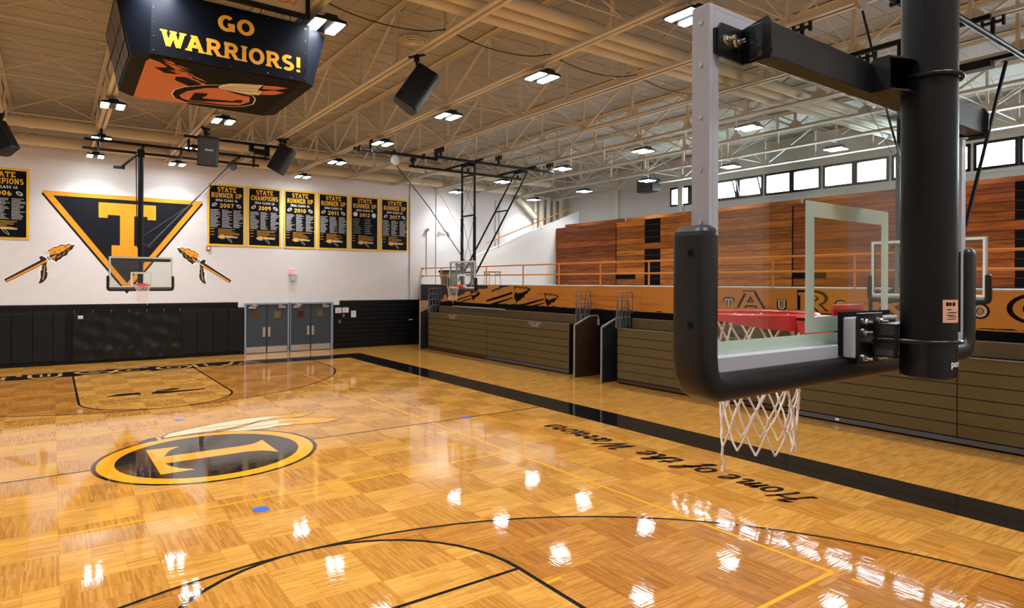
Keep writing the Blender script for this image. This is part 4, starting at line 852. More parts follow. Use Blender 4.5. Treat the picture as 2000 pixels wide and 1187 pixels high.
        m = MB().tube([(-.95, 2.0, 7.75), (-4.3, 2.0, 7.75)], .045, 10); m.build('hoist_pipe', BLK, r, smooth=True)
        m = MB(); m.box(-3.4, 1.9, 7.42, -3.05, 2.1, 7.6); m.box(-3.55, 1.92, 7.40, -3.4, 2.08, 7.72); m.box(-3.05, 1.93, 7.5, -2.9, 2.07, 7.72); m.build('winch', BLK, r)
        m = MB().tube([(-3.05, -1.05, 7.42), (-3.05, -.9, 7.42)], .13, 14); m.build('pulley', GREYM, r)
    return r
mast_backstop((.03, -11.58, 0), 0, 'large near basketball backstop seen from behind, glass board on black pole', 7.98, False)
mast_backstop((0, 11.58, 0), PI, 'basketball backstop hanging before the black triangle on the far wall', 7.3, True)

def side_backstop(loc):
    """local x = world y - 7.8, local y = -(world x - 10.1)"""
    r = empty('basketball_backstop', loc, PI/2); board(r)
    for x in (-.32, .58):
        m = MB().tube([(x, -.36, 3.1), (x, -.36, 7.66)], .045, 10); m.build('mast', BLK, r, smooth=True)
        m = MB().tube([(x, -.36, 3.1), (x, -.36, 5.55), (x, -.36, 5.62)], [.06, .06, .07], 10); m.build('mast_sleeve', BLK, r)
        m = MB().tube([(x, -.42, 3.5), (x, -2.85, 7.58)], .035, 8); m.build('brace', BLK, r, smooth=True)
    m = MB()
    for z in (3.55, 5.70, 7.22): m.bar((-.32, -.36, z), (.58, -.36, z), .06, .06)
    for x in (-.32, .58): m.bar((x, -.36, 3.5), (x, -.1, 3.0), .04, .04); m.bar((x, -.36, 3.85), (x, -.06, 3.85), .04, .04); m.bar((x, -.36, 3.06), (x, -.06, 3.06), .04, .04)
    m.bar((-.32, -1.9, 5.98), (.58, -1.9, 5.98), .05, .05); m.build('rung', BLK, r)
    m = MB()
    for z0, z1 in ((3.6, 5.68), (5.72, 7.2)):
        m.tube([(-.32, -.36, z0), (.58, -.36, z1)], .009, 5); m.tube([(.58, -.36, z0), (-.32, -.36, z1)], .009, 5)
    m.build('tie_rod', GREYM, r)
    for x in (-.6, 1.58): MB().tube([(x, 1.4, 7.62), (x, -3.92, 7.62)], .05, 10).build('ceiling_pipe', BLK, r, smooth=True)
    for y in (-.36, -2.85): m = MB(); m.bar((-.85, y, 7.70), (1.8, y, 7.70), .08, .08); m.box(-.1, y-.12, 7.55, .45, y+.12, 7.68); m.build('cross_pipe', BLK, r)
    for y in (1.25, -1.25, -3.75):
        for x in (-.6, 1.58): m = MB(); m.box(x-.03, y-.03, 7.6, x+.03, y+.03, 7.99); m.box(x-.18, y-.025, 7.86, x+.18, y+.025, 7.91); m.box(x-.18, y-.03, 7.80, x-.14, y+.03, 7.98); m.box(x+.14, y-.03, 7.80, x+.18, y+.03, 7.98); m.build('pipe_hanger', BLK, r)
    MB().tube([(-.25, 4.36, 7.62), (-.25, 1.33, 7.62)], .055, 10).build('hoist_pipe', BLK, r, smooth=True)
    for y in (4.15, 3.75, 2.9, 1.75, 1.25): MB().box(-.33, y-.03, 7.55, -.17, y+.03, 7.98 if y in (3.75, 1.25) else 7.74).build('hoist_clamp', BLK, r)
    m = MB(); m.tube([(-.28, 2.87, 7.38), (-.22, 2.87, 7.38)], .16, 16); m.box(-.29, 2.8, 7.4, -.21, 2.94, 7.58); m.build('pulley', mat('pulley_grey', srgb(140, 132, 118), .5), r)
    m = MB().tube([(-.25, 2.8, 7.2), (0, 1.4, 5.9), (.1, -.1, 4.1)], .018, 6); m.tube([(.1, -.1, 4.1), (.1, -.35, 3.7)], .014, 6); m.build('hoist_cable', BLK, r)
    m = MB().tube([(1.6, 1.2, 7.6), (.8, .4, 6.4), (.45, -.2, 5.2), (.3, -.36, 3.9)], .006, 5); m.build('safety_cable', GREYM, r)
    # strut frame behind the glass
    m = MB()
    for x in (-.55, .0, .50): m.box(x-.025, -.11, 2.98, x+.025, -.06, 3.93)
    m.box(-.55, -.12, 3.78, .55, -.07, 3.83); m.box(-.55, -.12, 3.45, .55, -.07, 3.49); m.bar((.05, -.12, 3.3), (.48, -.12, 3.85), .03, .03); m.box(-.3, -.12, 2.98, .3, -.06, 3.1)
    m.build('support_frame', mat('frame_slate', srgb(112, 122, 124), .45), r)
    return r
sb = side_backstop((10.1, 7.8, 0)); tag(sb, 'side basketball backstop on twin black masts, left one in front of the balcony', 'basketball hoop', 'side court backstops')
s2 = copy_tree(sb); s2.location = (10.1, -7.9, 0); tag(s2, 'side basketball backstop seen behind the big near pole, in front of the lettered balcony', 'basketball hoop', 'side court backstops')

# ================================================================== SCOREBOARD
sc = empty('scoreboard', (0, 0, 6.72)); tag(sc, 'black hanging centre-court box reading GO WARRIORS! in gold', 'scoreboard')
ob = [(-1.40,-1.18),(-1.17,-1.42),(1.26,-1.42),(1.44,-1.24),(1.44,1.24),(1.26,1.42),(-1.17,1.42),(-1.40,1.18)]
ot = [(-1.60,-.96),(-1.14,-1.42),(1.32,-1.42),(1.72,-1.06),(1.72,1.3),(1.32,1.42),(-1.14,1.42),(-1.60,1.3)]
m = MB(); H = 1.02
for i in range(8): j = (i+1) % 8; m.poly([(*ob[i], 0), (*ob[j], 0), (*ot[j], H), (*ot[i], H)])
m.poly([(*p, H) for p in ot]); m.build('shell', SBBLUE, sc)
m = MB(); inn = [(-1.13,-1.38),(1.22,-1.38),(1.22,1.38),(-1.13,1.38)]
m.poly([(-1.40,-1.18,.004),(-1.17,-1.42,.004),(1.26,-1.42,.004),(1.44,-1.24,.004),(1.44,1.24,.004),(1.26,1.42,.004),(-1.17,1.42,.004),(-1.40,1.18,.004)][::-1]); m.build('underside', mat('scoreboard_brownblack', (.006, .005, .0045, 1), .6, spec=.1), sc)
UP = PL((0,0,-.005), (1,0,0), (0,1,0), (0,0,-1))
und = fillp(MB(), UP, [(-1.13,-1.34),(1.22,-1.34),(1.22,1.34),(-1.13,1.34)]).build('underside_banner', BBLACK, sc); und['label'] = 'printed banner under the scoreboard, orange splash and feathered T'
fillp(MB(), UP, PO['sc_splash'], .003).build('splash_print', SIGNO, und)
for nm_, k_, mm_, e_ in (('logo_print', 'sc_ring1', BBLACK, .0035), ('logo_print', 'sc_ring2', SIGNO, .0045), ('letter_print', 'sc_T', BBLACK, .0055), ('feather_print', 'sc_fe1', BWHITE, .006), ('feather_print', 'sc_fe2', SIGNO, .0065), ('feather_print', 'sc_fe3', SIGNO, .0062)):
    fillp(MB(), UP, PO[k_], e_).build(nm_, mm_, und)
rn = random.Random(8); m = MB()
for i in range(46):
    t = rn.random(); x = -.95+1.0*t+rn.uniform(-.06, .10); y = -1.18+1.35*t+rn.uniform(-.16, .12); l = rn.uniform(.05, .20); h_ = rn.uniform(.012, .035); a = .7+rn.uniform(-.5, .4)
    dx, dy = math.cos(a), math.sin(a); fillp(m, UP, [(x-dx*l, y-dy*l), (x+dy*h_, y-dx*h_), (x+dx*l, y+dy*l), (x-dy*h_, y+dx*h_)], .0031+i*.000005)
m.build('splash_fleck', SIGNO, und)
m = MB(); stroke(m, UP, PO['sc_ring1'], .025, True, .004); m.build('logo_outline', BWHITE, und)
m = MB()
for a_, b_ in (((.10, -.20), (.72, -.62)), ((.12, -.13), (.74, -.36)), ((.16, -.30), (.60, -.78))):
    for i in range(4):
        t0 = i/4; x0_, y0_ = a_[0]+(b_[0]-a_[0])*t0, a_[1]+(b_[1]-a_[1])*t0; x1_, y1_ = a_[0]+(b_[0]-a_[0])*(t0+.25), a_[1]+(b_[1]-a_[1])*(t0+.25)
        stroke(m, UP, [(x0_, y0_), (x1_, y1_), (x1_-.03, y1_+.035)], .018, e=.0072+.0003*i)
m.build('feather_line', BBLACK, und)
m = MB(); stroke(m, UP, PO['sc_T'], .012, True, .0062); stroke(m, UP, PO['sc_fe1'], .01, True, .0066); m.build('print_line', BBLACK, und)
for s, nmz in ((1, 'south'), (-1, 'north')):
    pl = PL((0, -1.42*s, 0), (s,0,0), (0,0,1), (0,-s,0)); m = MB()
    slab(m, pl, 'GO', .09, .60, .25, .58, .004, th=.23, sp=.08); m.build('lettering', SBTXT, sc); m = MB(); slab(m, pl, 'WARRIORS!', .08, .15, .26, 2.2, .004, th=.22, sp=.03)
    m.build('lettering', SBTXT, sc)
m = MB()
for k in range(5):
    for x in (-1.12, 1.24): m.tube([(x, -1.425, .06+.22*k), (x, -1.43, .06+.22*k)], .008, 6)
for x in (-.6, -.0, .6, 1.0): m.tube([(x, -1.425, .03), (x, -1.43, .03)], .008, 6); m.tube([(x, -1.425, .97), (x, -1.43, .97)], .008, 6)
m.build('rivet', STEEL, sc)
m = MB(); lo_ = MB(); rn = random.Random(4)
WP = PL((-1.40-.012, 0, 0), (0,-1,0), (-.2, 0, 1.02), (-1, 0, 0))
for a0, a1 in ((-1.08, -.60), (-.56, -.08), (-.02, .46), (.50, .98)):
    for b0, b1 in ((.05, .27), (.30, .54), (.57, .93)): fillp(m, WP, [(a0, b0), (a1, b0), (a1, b1), (a0, b1)])
m.build('digit_panel', mat('digit_panel', (.055, .05, .04, 1), .35), sc)
for a0, a1 in ((-1.08, -.60), (-.56, -.08), (-.02, .46), (.50, .98)):
    for i in range(34):
        a = rn.uniform(a0+.04, a1-.04); b = rn.uniform(.1, .9); stroke(lo_, WP, [(a, b), (a+rn.uniform(-.05, .05), b+rn.uniform(-.04, .04))], .014, e=.003)
lo_.build('digit_lamp', mat('digit_lamp', (.30, .26, .20, 1), .4), sc)
m = MB()
for x, y in ((-1.0, -1.0), (1.1, -1.0), (-1.0, 1.0), (1.1, 1.0)): m.tube([(x, y, H), (x, y, 2.48)], .008, 5)
m.build('hanging_cable', BLK, sc)
hs = empty('hanging_sign', (-1.1, -1.9, 7.66)); tag(hs, 'black-framed cream sign above the scoreboard, cut off by the top edge', 'sign')
m = MB(); m.box(0, 0, 0, 2.27, .08, .07); m.box(2.2, 0, .07, 2.27, .08, 1.0); m.box(0, 0, .07, .07, .08, 1.0); m.box(0, 0, 1.0, 2.27, .08, 1.07); m.build('frame', BLK, hs)
sp_ = MB().box(.07, .03, .07, 2.2, .05, 1.0).build('sign_panel', mat('sign_cream', srgb(196, 176, 140), .6), hs)
m = MB(); HP = PL((0,.03,0), (1,0,0), (0,0,1), (0,-1,0)); stroke(m, HP, crom([(1.50, .5), (1.52, .24), (1.58, .2), (1.62, .26)], 5), .035, e=.003); stroke(m, HP, crom([(1.72, .42), (1.74, .22), (1.86, .19), (1.93, .28), (1.83, .36)], 5), .035, e=.003); stroke(m, HP, crom([(1.93, .22), (2.0, .19), (2.05, .28)], 5), .035, e=.003); m.build('script_lettering', SIGNO, sp_)
m = MB()
for x in (.3, 1.9): m.tube([(x, .04, 1.07), (x, .04, 1.55)], .008, 5)
m.build('hanging_wire', BLK, hs)

# ================================================================== LOUDSPEAKERS
def speaker():
    r = empty('loudspeaker')
    # front looks along local -y; tapered trapezoid cabinet, curved grille
    pr_ = [(-.27, -.16), (-.20, -.225), (0, -.25), (.20, -.225), (.27, -.16), (.17, .22), (-.17, .22)]
    m = MB().prism([(x, y, -.40) for x, y in pr_], (0, 0, .80)); m.build('cabinet', PAD, r, bevel=.02)
    m = MB(); m.prism([(-.25, -.20, -.36), (-.19, -.236, -.36), (0, -.262, -.36), (.19, -.236, -.36), (.25, -.20, -.36), (.25, -.17, -.36), (-.25, -.17, -.36)], (0, 0, .70)); g = m.build('grille', mat('speaker_grille', (.02, .021, .024, 1), .5, bump=.4, bscale=90), r)
    m = MB()
    for z in (-.37, -.32, -.27): m.box(-.2, .05, z, -.17, .2, z+.02)
    m.box(.15, -.05, -.1, .2, .1, .02); m.build('side_port', BBLACK, r)
    return r
sp0 = speaker()
def place_speaker(loc, tilt, rz, label, clamp, first=False, logo=False):
    o = sp0 if first else copy_tree(sp0)
    o.rotation_euler = (0, 0, 0); R_ = Matrix.Rotation(rz, 4, 'Z') @ Matrix.Rotation(tilt[0], 4, 'X') @ Matrix.Rotation(tilt[1], 4, 'Y')
    o.matrix_world = Matrix.Translation(loc) @ R_ @ Matrix.Scale(1.15, 4); tag(o, label, 'loudspeaker', 'black loudspeakers hung from the trusses')
    inv = o.matrix_world.inverted(); a = inv @ Vector(clamp); b = inv @ (Vector(clamp)-Vector((0, 0, .5)))
    m = MB(); m.tube([tuple(a), tuple(b)], .022, 8); m.tube([tuple(a), tuple(a+(b-a)*.25)], .055, 8); p = a+(b-a).normalized().orthogonal()*.13; q = a-(b-a).normalized().orthogonal()*.13; m.tube([tuple(p), tuple(q)], .03, 6); m.build('mount_bracket', BLK, o)
    if logo:
        t = bfont('speaker_badge', 'PEAVEY', .045, BWHITE, o, frame_mtx((0, -.268, .02), (1,0,0), (0,0,1)), .001, shear=.3)
        MB().box(-.012, -.27, -.30, .012, -.262, -.27).build('speaker_badge_small', RED, o)
    return o
place_speaker((3.85, -.6, 7.26), (.60, .0), math.radians(70), 'black loudspeaker tilted down on mid-ceiling truss right of the scoreboard', (3.87, -.6, 7.97), first=True)
place_speaker((1.52, 9.0, 7.24), (.22, 0), math.radians(0), 'black loudspeaker facing the camera above the far hoop pipes', (1.5, 9.1, 7.97), logo=True)
place_speaker((3.86, 9.2, 7.28), (.50, 0), math.radians(60), 'black loudspeaker turned sideways above the left end of the banners', (3.98, 9.25, 7.97))
place_speaker((-3.62, 10.8, 7.30), (.50, 0), math.radians(-126), 'black loudspeaker cut by the left edge of the picture', (-3.62, 10.9, 7.97))

# ================================================================== BANNERS
def football(r, pl, cx, cz, s, ang, base=False):
    ca, sa = math.cos(ang), math.sin(ang); T_ = lambda x, y: (cx+(x*ca-y*sa)*s, cz+(x*sa+y*ca)*s)
    oval = [T_(1.0*math.cos(t*PI/10), .62*math.sin(t*PI/10)*(1 if not base else 1.6)) for t in range(20)]
    o = fillp(MB(), pl, oval, .003).build('baseball' if base else 'football', BWHITE, r)
    if base:
        m = MB(); stroke(m, pl, [T_(-.45+.2*math.cos(t), math.sin(t)*.9) for t in (-1, -.5, 0, .5, 1)], .012, e=.004); stroke(m, pl, [T_(.45-.2*math.cos(t), math.sin(t)*.9) for t in (-1, -.5, 0, .5, 1)], .012, e=.004); m.build('stitching', RED, o)
    else:
        fillp(MB(), pl, [T_(.80*math.cos(t*PI/10), .46*math.sin(t*PI/10)) for t in range(20)], .004).build('leather', BROWN, o)
        m = MB(); stroke(m, pl, [T_(-.55, -.30), T_(-.50, .30)], .014, e=.005); stroke(m, pl, [T_(.55, -.30), T_(.50, .30)], .014, e=.005); stroke(m, pl, [T_(-.2, .18), T_(.2, .18)], .010, e=.005); m.build('stripe', BWHITE, o)
def banner(x0, x1, z0, z1, l2, year, label, ball='football', seed=1, l1='STATE'):
    rn = random.Random(seed); r = empty('championship_banner', ((x0+x1)/2, YW-.012, z0)); tag(r, label, 'banner', 'championship banners in a row on the far wall' if x0 > 0 else None)
    W, H_ = x1-x0, z1-z0; pl = PL((0, -.022, 0), (1,0,0), (0,0,1), (0,-1,0))
    # rippled cloth
    m = MB(); nx, nz = 10, 14; ph = rn.uniform(0, 6)
    f_ = lambda u, v: (-W/2+W*u+(.012*math.sin(v*7+ph) if u in (0, 1) else 0), -.012-.006*math.sin(v*5+ph+u*3), H_*v)
    for j in range(nz+1):
        for i in range(nx+1): m.v.append(f_(i/nx, j/nz))
    n_ = nx+1
    for j in range(nz):
        for i in range(nx): m.f.append((j*n_+i, j*n_+i+1, (j+1)*n_+i+1, (j+1)*n_+i))
    k0 = len(m.v); m.v += [(x, y+.01, z) for x, y, z in m.v[:k0]]; m.f += [tuple(k0+a for a in q[::-1]) for q in m.f[:]]
    m.build('cloth', BYEL, r, smooth=True)
    b_ = .085; k_ = fillp(MB(), pl, [(-W/2+b_, b_), (W/2-b_, b_), (W/2-b_, H_-b_), (-W/2+b_, H_-b_)], .0005).build('field', BANB, r)
    t = lambda z: H_-z
    m = MB(); slab(m, pl, l1, 0, t(.33), .19, W*.50, .003, th=.20); slab(m, pl, l2, 0, t(.58), .20, W*.80, .003, th=.20, sp=.05); m.build('headline', BGOLD, r)
    m = MB(); slab(m, pl, 'IHSA CLASS 1A', 0, t(.74), .095, W*.58, .003, th=.2, sp=.1); m.build('subheading', BWHITE, r)
    m = MB(); slab(m, pl, year, 0, t(1.0), .17, W*.37, .003, th=.21); m.build('year', BGOLD, r)
    football(r, pl, -W*.32, t(.89), .11, .55, ball == 'baseball'); football(r, pl, W*.32, t(.91), .11, -.55, ball == 'baseball')
    m = MB()
    if ball == 'football':
        for c in (-.42, -.12, .18):
            for k in range(15):
                l = rn.uniform(.14, .27)*W; z = t(1.12+k*.052); x = c*W
                while l > .02: d = rn.uniform(.03, .08); fillp(m, pl, [(x, z), (x+min(d, l), z), (x+min(d, l), z+.026), (x, z+.026)], .003); x += d+.010; l -= d+.010
    else:
        for c in (-.38, .02):
            for k in range(8):
                l = rn.uniform(.16, .27)*W; z = t(1.14+k*.095); x = c*W; fillp(m, pl, [(x-.06, z), (x-.035, z), (x-.035, z+.022), (x-.06, z+.022)], .003)
                while l > .02: d = rn.uniform(.03, .08); fillp(m, pl, [(x, z), (x+min(d, l), z), (x+min(d, l), z+.024), (x, z+.024)], .003); x += d+.012; l -= d+.012
    m.build('name_list', mat('banner_grey', (.42, .42, .44, 1), .6), r)
    m = MB()
    for k in range(6):
        z = t(1.93+k*.055); l = rn.uniform(.3, .58)*W; x = -.22*W
        while l > .02: d = rn.uniform(.03, .08); fillp(m, pl, [(x, z), (x+min(d, l), z), (x+min(d, l), z+.018), (x, z+.018)], .003); x += d+.012; l -= d+.012
    for k in (0, 2.2, 4.5): z = t(1.93+k*.055); fillp(m, pl, [(-.42*W, z), (-.32*W, z), (-.32*W, z+.018), (-.42*W, z+.018)], .003)
    m.build('staff_list', BGOLD, r)
    m = MB(); fillp(m, pl, [(-.33, .38), (-.22, .45), (-.10, .44), (-.06, .40), (-.10, .33), (-.22, .32)], .004); fillp(m, pl, [(-.05, .42), (.42, .40), (.42, .37), (-.05, .38)], .004); m.build('spear_print', BGOLD, r)
    m = MB(); stroke(m, pl, [(-.35, .375), (-.22, .465), (-.09, .455), (-.04, .40), (-.09, .315), (-.22, .305)], .010, True, .0045); stroke(m, pl, [(.0, .43), (.44, .41), (.44, .36), (.02, .37)], .010, True, .0045); stroke(m, pl, crom([(-.02, .40), (.06, .28), (.17, .19), (.22, .17), (.16, .28), (.04, .38)], 4), .010, True, .0045); m.build('spear_outline', BWHITE, r)
    return r
banner(-4.68, -3.09, 4.66, 7.24, 'CHAMPIONS', '2006', 'black and gold champions banner dated 2006 at the left edge', seed=9)
for x0, x1, l2, yr, b in ((2.90, 4.42, 'RUNNER UP', '2007', 'football'), (4.50, 5.95, 'CHAMPIONS', '2009', 'football'), (6.05, 7.53, 'RUNNER UP', '2010', 'football'), (7.61, 9.09, 'RUNNER UP', '2011', 'football'), (9.17, 10.65, 'RUNNER UP', '2012', 'baseball'), (10.74, 12.25, 'RUNNER UP', '2017', 'football')):
    banner(x0, x1, 4.68, 7.32, l2, yr, 'black and gold %s banner dated %s%s' % (l2.lower(), yr, ' with two baseballs' if b == 'baseball' else ''), b, int(yr))

# ================================================================== SIGNS AND SMALL WALL THINGS
def exit_sign(x, z, label, heads=False):
    r = empty('exit_sign', (x, YW-.01, z)); tag(r, label, 'exit sign')
    MB().box(-.15, -.05, -.11, .15, 0, .11).build('sign_face', EXITW, r)
    slab(MB(), PL((0,-.05,0),(1,0,0),(0,0,1),(0,-1,0)), 'EXIT', 0, -.075, .15, .24, .003, th=.2, ser=False).build('lettering', EXITR, r)
    if heads:
        for s in (-1, 1): m = MB().tube([(s*.26, -.12, .02), (s*.26, -.02, .0)], [.09, .05], 12); m.box(min(s*.15, s*.26), -.03, -.02, max(s*.15, s*.26), -.01, .02); m.build('emergency_lamp', WFRAME, r)
    return r
exit_sign(6.43, 3.63, 'small white and red exit sign on the wall above the doors'); exit_sign(14.3, 5.83, 'exit sign with two emergency lamp heads behind the side hoop', True)
m = MB()
r = empty('caged_horn', (6.47, YW-.01, 3.32)); tag(r, 'white caged alarm horn under the exit sign', 'alarm')
MB().box(-.10, -.06, -.10, .10, 0, .10).build('horn_body', EXITW, r); m = MB()
for i in range(5): a = -.16+.08*i; m.tube([(a, 0, -.15), (a, -.13, -.12), (a, -.13, .12), (a, 0, .15)], .006, 5); m.tube([(-.16, -.13, a*.8), (.16, -.13, a*.8)], .006, 5)
m.build('wire_guard', GREYM, r)
for x, z, t in ((13.3, 5.86, 'small grey floodlight on the conduit left of the second exit sign'),):
    m = MB().tube([(x, YW-.16, z), (x, YW-.02, z)], [.09, .05], 12); tag(m.build('wall_lamp', GREYM), t, 'lamp')
r = empty('fire_alarm', (2.94, YW-.005, 4.56)); tag(r, 'red fire alarm strobe under the 2007 banner', 'alarm'); MB().box(-.075, -.06, -.09, .075, 0, .09).build('alarm_body', RED, r); MB().box(-.03, -.075, -.05, .04, -.06, .05).build('strobe_lens', EXITW, r)
for x0, z0, x1, z1, t in ((8.47, 1.69, 8.77, 1.94, 'white sheet on the ribbed wall nearest the doors'), (8.82, 1.70, 9.12, 1.94, 'bluish white sheet, middle of three on the ribbed wall'), (9.25, 1.47, 9.49, 1.78, 'white sheet on the ribbed wall furthest from the doors')):
    o = MB().box(x0, YW-.022, z0, x1, YW-.006, z1).build('wall_notice', PAPER); tag(o, t, 'notice'); m = MB()
    for i in range(5): z = z1-.05-.035*i; m.box(x0+.04, YW-.0235, z, x1-.05-.02*(i % 2), YW-.022, z+.008)
    m.build('print', GREYM, o)
for x, z, t in ((8.87, 1.56, 'upper grey switch plate on the ribbed wall below the notices'), (8.69, 1.28, 'lower grey switch plate on the ribbed wall by the door frame')):
    o = MB().box(x-.05, YW-.02, z-.07, x+.05, YW-.006, z+.07).build('switch_plate', mat('plate_grey', srgb(120, 116, 104), .5)); tag(o, t, 'switch'); MB().box(x-.012, YW-.03, z-.02, x+.012, YW-.02, z+.02).build('toggle', BLK, o)
m = MB().tube([(12.35, YW-.02, 1.25), (12.35, YW-.1, 1.25)], .03, 8); m.tube([(12.28, YW-.1, 1.25), (12.48, YW-.1, 1.28)], .02, 8); tag(m.build('wall_tap', WFRAME), 'small white fitting on the black wall beside the left bleacher end', 'fitting')

# ================================================================== WALL PADS
def pad(x, label):
    r = empty('wall_pad', (x, YW-.005, .16)); tag(r, label, 'wall pad', 'black wall pads under the far hoop')
    MB().box(.006, -.06, 0, .604, 0, 1.80).build('cushion', PAD, r, bevel=.018); MB().box(.0, -.015, 1.80, .61, 0, 1.84).build('nailing_strip', BLKG, r); return r
p0 = pad(1.92, 'black wall pad directly right of the hanging tarp')
for i, (x, t) in enumerate(((2.53, 'second black wall pad right of the tarp'), (3.14, 'third black wall pad right of the tarp'), (3.75, 'fourth black wall pad right of the tarp, next to the ribbed strip by the doors'), (-2.37, 'black wall pad directly left of the hanging tarp'), (-2.98, 'second black wall pad left of the tarp'), (-3.59, 'third black wall pad left of the tarp'), (-4.20, 'black wall pad at the left edge of the picture'))):
    c = copy_tree(p0); c.location.x = x; c['label'] = t
    if i == 3: c.scale.x = .62
tp = empty('wall_tarp', (.08, YW-.07, .12)); tag(tp, 'creased black tarp hung over the wall under the far hoop', 'tarp')
m = MB(); nx, nz = 60, 26; rn = random.Random(11); ph = [rn.uniform(0, 6) for _ in range(6)]
for j in range(nz+1):
    for i in range(nx+1):
        u, v = i/nx, j/nz; x = -1.84+3.68*u; sag = .03*abs(math.sin(u*PI*6))*(v > .97)
        y = -.03-.016*math.sin(x*19+ph[3]+v*2)*math.exp(-((u-.5)*1.2)**2)*v-.022*math.sin(x*5+ph[0]+(1-v)*1.5)*(1.1-v)-.012*math.sin((x-v*1.1)*16+ph[4])*(1-v)-.014*math.sin(x*13+ph[1]+v*3)*(v)-.020*math.sin((x+v*1.6)*8+ph[2])*(1-v)**.5-.018*math.exp(-((v-.2)/.05)**2)*(1+math.sin(x*17))-.010*math.sin(v*22+x*3)
        m.v.append((x, y, 1.86*v-sag))
for j in range(nz):
    for i in range(nx): a = j*(nx+1)+i; m.f.append((a, a+1, a+nx+2, a+nx+1))
m.build('sheet', TARP, tp, smooth=True)
m = MB()
for k in range(7): x = -1.8+.6*k; m.box(x-.012, -.05, 1.82, x+.012, .06, 1.93)
m.build('hook', GREYM, tp); MB().box(-1.68, -.075, 1.60, -1.52, -.055, 1.72).build('maker_tag', PAPER, tp); MB().box(-1.66, -.077, 1.625, -1.54, -.0755, 1.655).build('maker_print', RED, tp)

# ================================================================== FOLDED LOWER BLEACHERS
def bank(y0, y1, splits, label, text, kicks):
    r = empty('folded_bleacher', (12.1, (y0+y1)/2, 0)); tag(r, label, 'bleachers', 'brown folded bleachers under the balcony'); yc = (y0+y1)/2
    ed = [y0]+splits+[y1]
    for k in range(6):
        z = .165+.262*k
        for a, b in zip(ed, ed[1:]):
            o = MB().box(0, a-yc+.008, z, .035, b-yc-.008, z+.243).build('front_board', TAN, r, bevel=.006)
        MB().box(.012, y0-yc, z+.243, .75, y1-yc, z+.258).build('footboard', BLKG, r)
    for a, b, g in kicks: MB().box(-.005, a-yc, .045, .02, b-yc, .145).build('kick_board', KICK if g else TAN2, r)
    m = MB().box(.05, y0-yc+.02, .0, .8, y1-yc-.02, 1.70); m.build('folded_rows', BBLACK, r)
    MB().box(-.012, y0-yc, 1.725, .10, y1-yc, 1.745).build('top_nosing', mat('nosing', srgb(120, 108, 96), .35), r)
    ed[-1] = {14.14: 13.87, 1.64: 1.45}[y1]; ed[0] = {3.95: 4.15}.get(y0, y0)
    for a, b in zip(ed, ed[1:]): MB().box(.46, a-yc, 1.74, .49, b-yc, 2.03).build('rear_board', TAN, r, bevel=.005)
    MB().box(.455, ed[0]-yc, 2.03, .56, ed[-1]-yc, 2.05).build('rear_nosing', mat('nosing'), r)
    m = MB(); ed[0], ed[-1] = y0, y1
    for a, b in zip(ed, ed[1:]):
        for t in (.04, .3, .5, .52, .75, .96):
            for k in range(6): yy = a+(b-a)*t-yc; m.tube([(0, yy, .25+.262*k), (-.003, yy, .25+.262*k)], .006, 6); m.tube([(0, yy, .35+.262*k), (-.003, yy, .35+.262*k)], .006, 6)
    m.build('screw', GREYM, r)
    for yy in text:
        for t, z in (('DO NOT CLIMB ON', 1.64), ('BLEACHERS', 1.55)): bfont('stencil_lettering', t, .062, mat('stencil', srgb(200, 190, 175), .5), r, frame_mtx((-.003, yy-yc, z), (0,-1,0), (0,0,1)), .0015)
    return r
b1 = bank(3.95, 14.14, [9.06], 'brown folded bleacher bank nearer the doors, stencilled twice', (11.9, 5.9), ((3.95, 9.06, 1), (9.06, 14.14, 0)))
b2 = bank(-15.6, 1.64, [-11.8, -7.7, -4.1, 0-.02-.7+.7][:3], 'long brown folded bleacher bank behind the near backboard', (), ((-4.1, 1.64, 0), (-15.6, -4.1, 1)))
m = MB().box(-.01, 0, .07, -.004, .09, .12); o = m.build('floor_outlet', PAPER, b2)
o.location.y = -5.4+7.0; 
def end_panel(y, label, open_=False):
    r = empty('bleacher_end_panel', (11.76, y, 0)); tag(r, label, 'bleacher panel')
    q = [(0, 0, .01), (1.06, 0, .01), (1.06, 0, 2.05), (.70, 0, 2.05), (0, 0, 1.75)]
    MB().prism(q, (0, .03, 0)).build('panel', BBLACK2 if open_ else TAN2, r); m = MB()
    pp = [(0, .015, .01), (0, .015, 1.75), (.70, .015, 2.05), (1.06, .015, 2.05)]
    for a, b in zip(pp, pp[1:]): m.bar(a, b, .045, .045)
    m.build('edge_trim', mat('trim_grey', srgb(150, 146, 142), .4), r)
    if open_: m = MB(); m.box(.10, .03, 0, .16, .10, 1.85); m.box(.3, .03, 0, .34, .1, 1.9); m.build('panel_post', GREYM, r)
    return r
ep = end_panel(3.28, 'brown end panel at the right end of the bleacher bank nearer the doors')
end_panel(14.30, 'panel seen edge-on at the left end of the bleacher bank nearer the doors', True)
end_panel(1.98, 'panel seen edge-on at the left end of the long bleacher bank', True)
m = MB(); m.tube([(12.80, 3.229, 1.72), (12.80, 3.229, 1.90)], .045, 10); m.tube([(12.80, 3.229, 1.90), (12.80, 3.229, 1.96)], [.045, .018], 10); m.tube([(12.80, 3.229, 1.96), (12.79, 3.25, 2.06)], .016, 8)
tag(m.build('spray_bottle', mat('bottle_grey', srgb(150, 160, 170), .4)), 'small grey bottle hooked on top of the brown end panel', 'bottle')
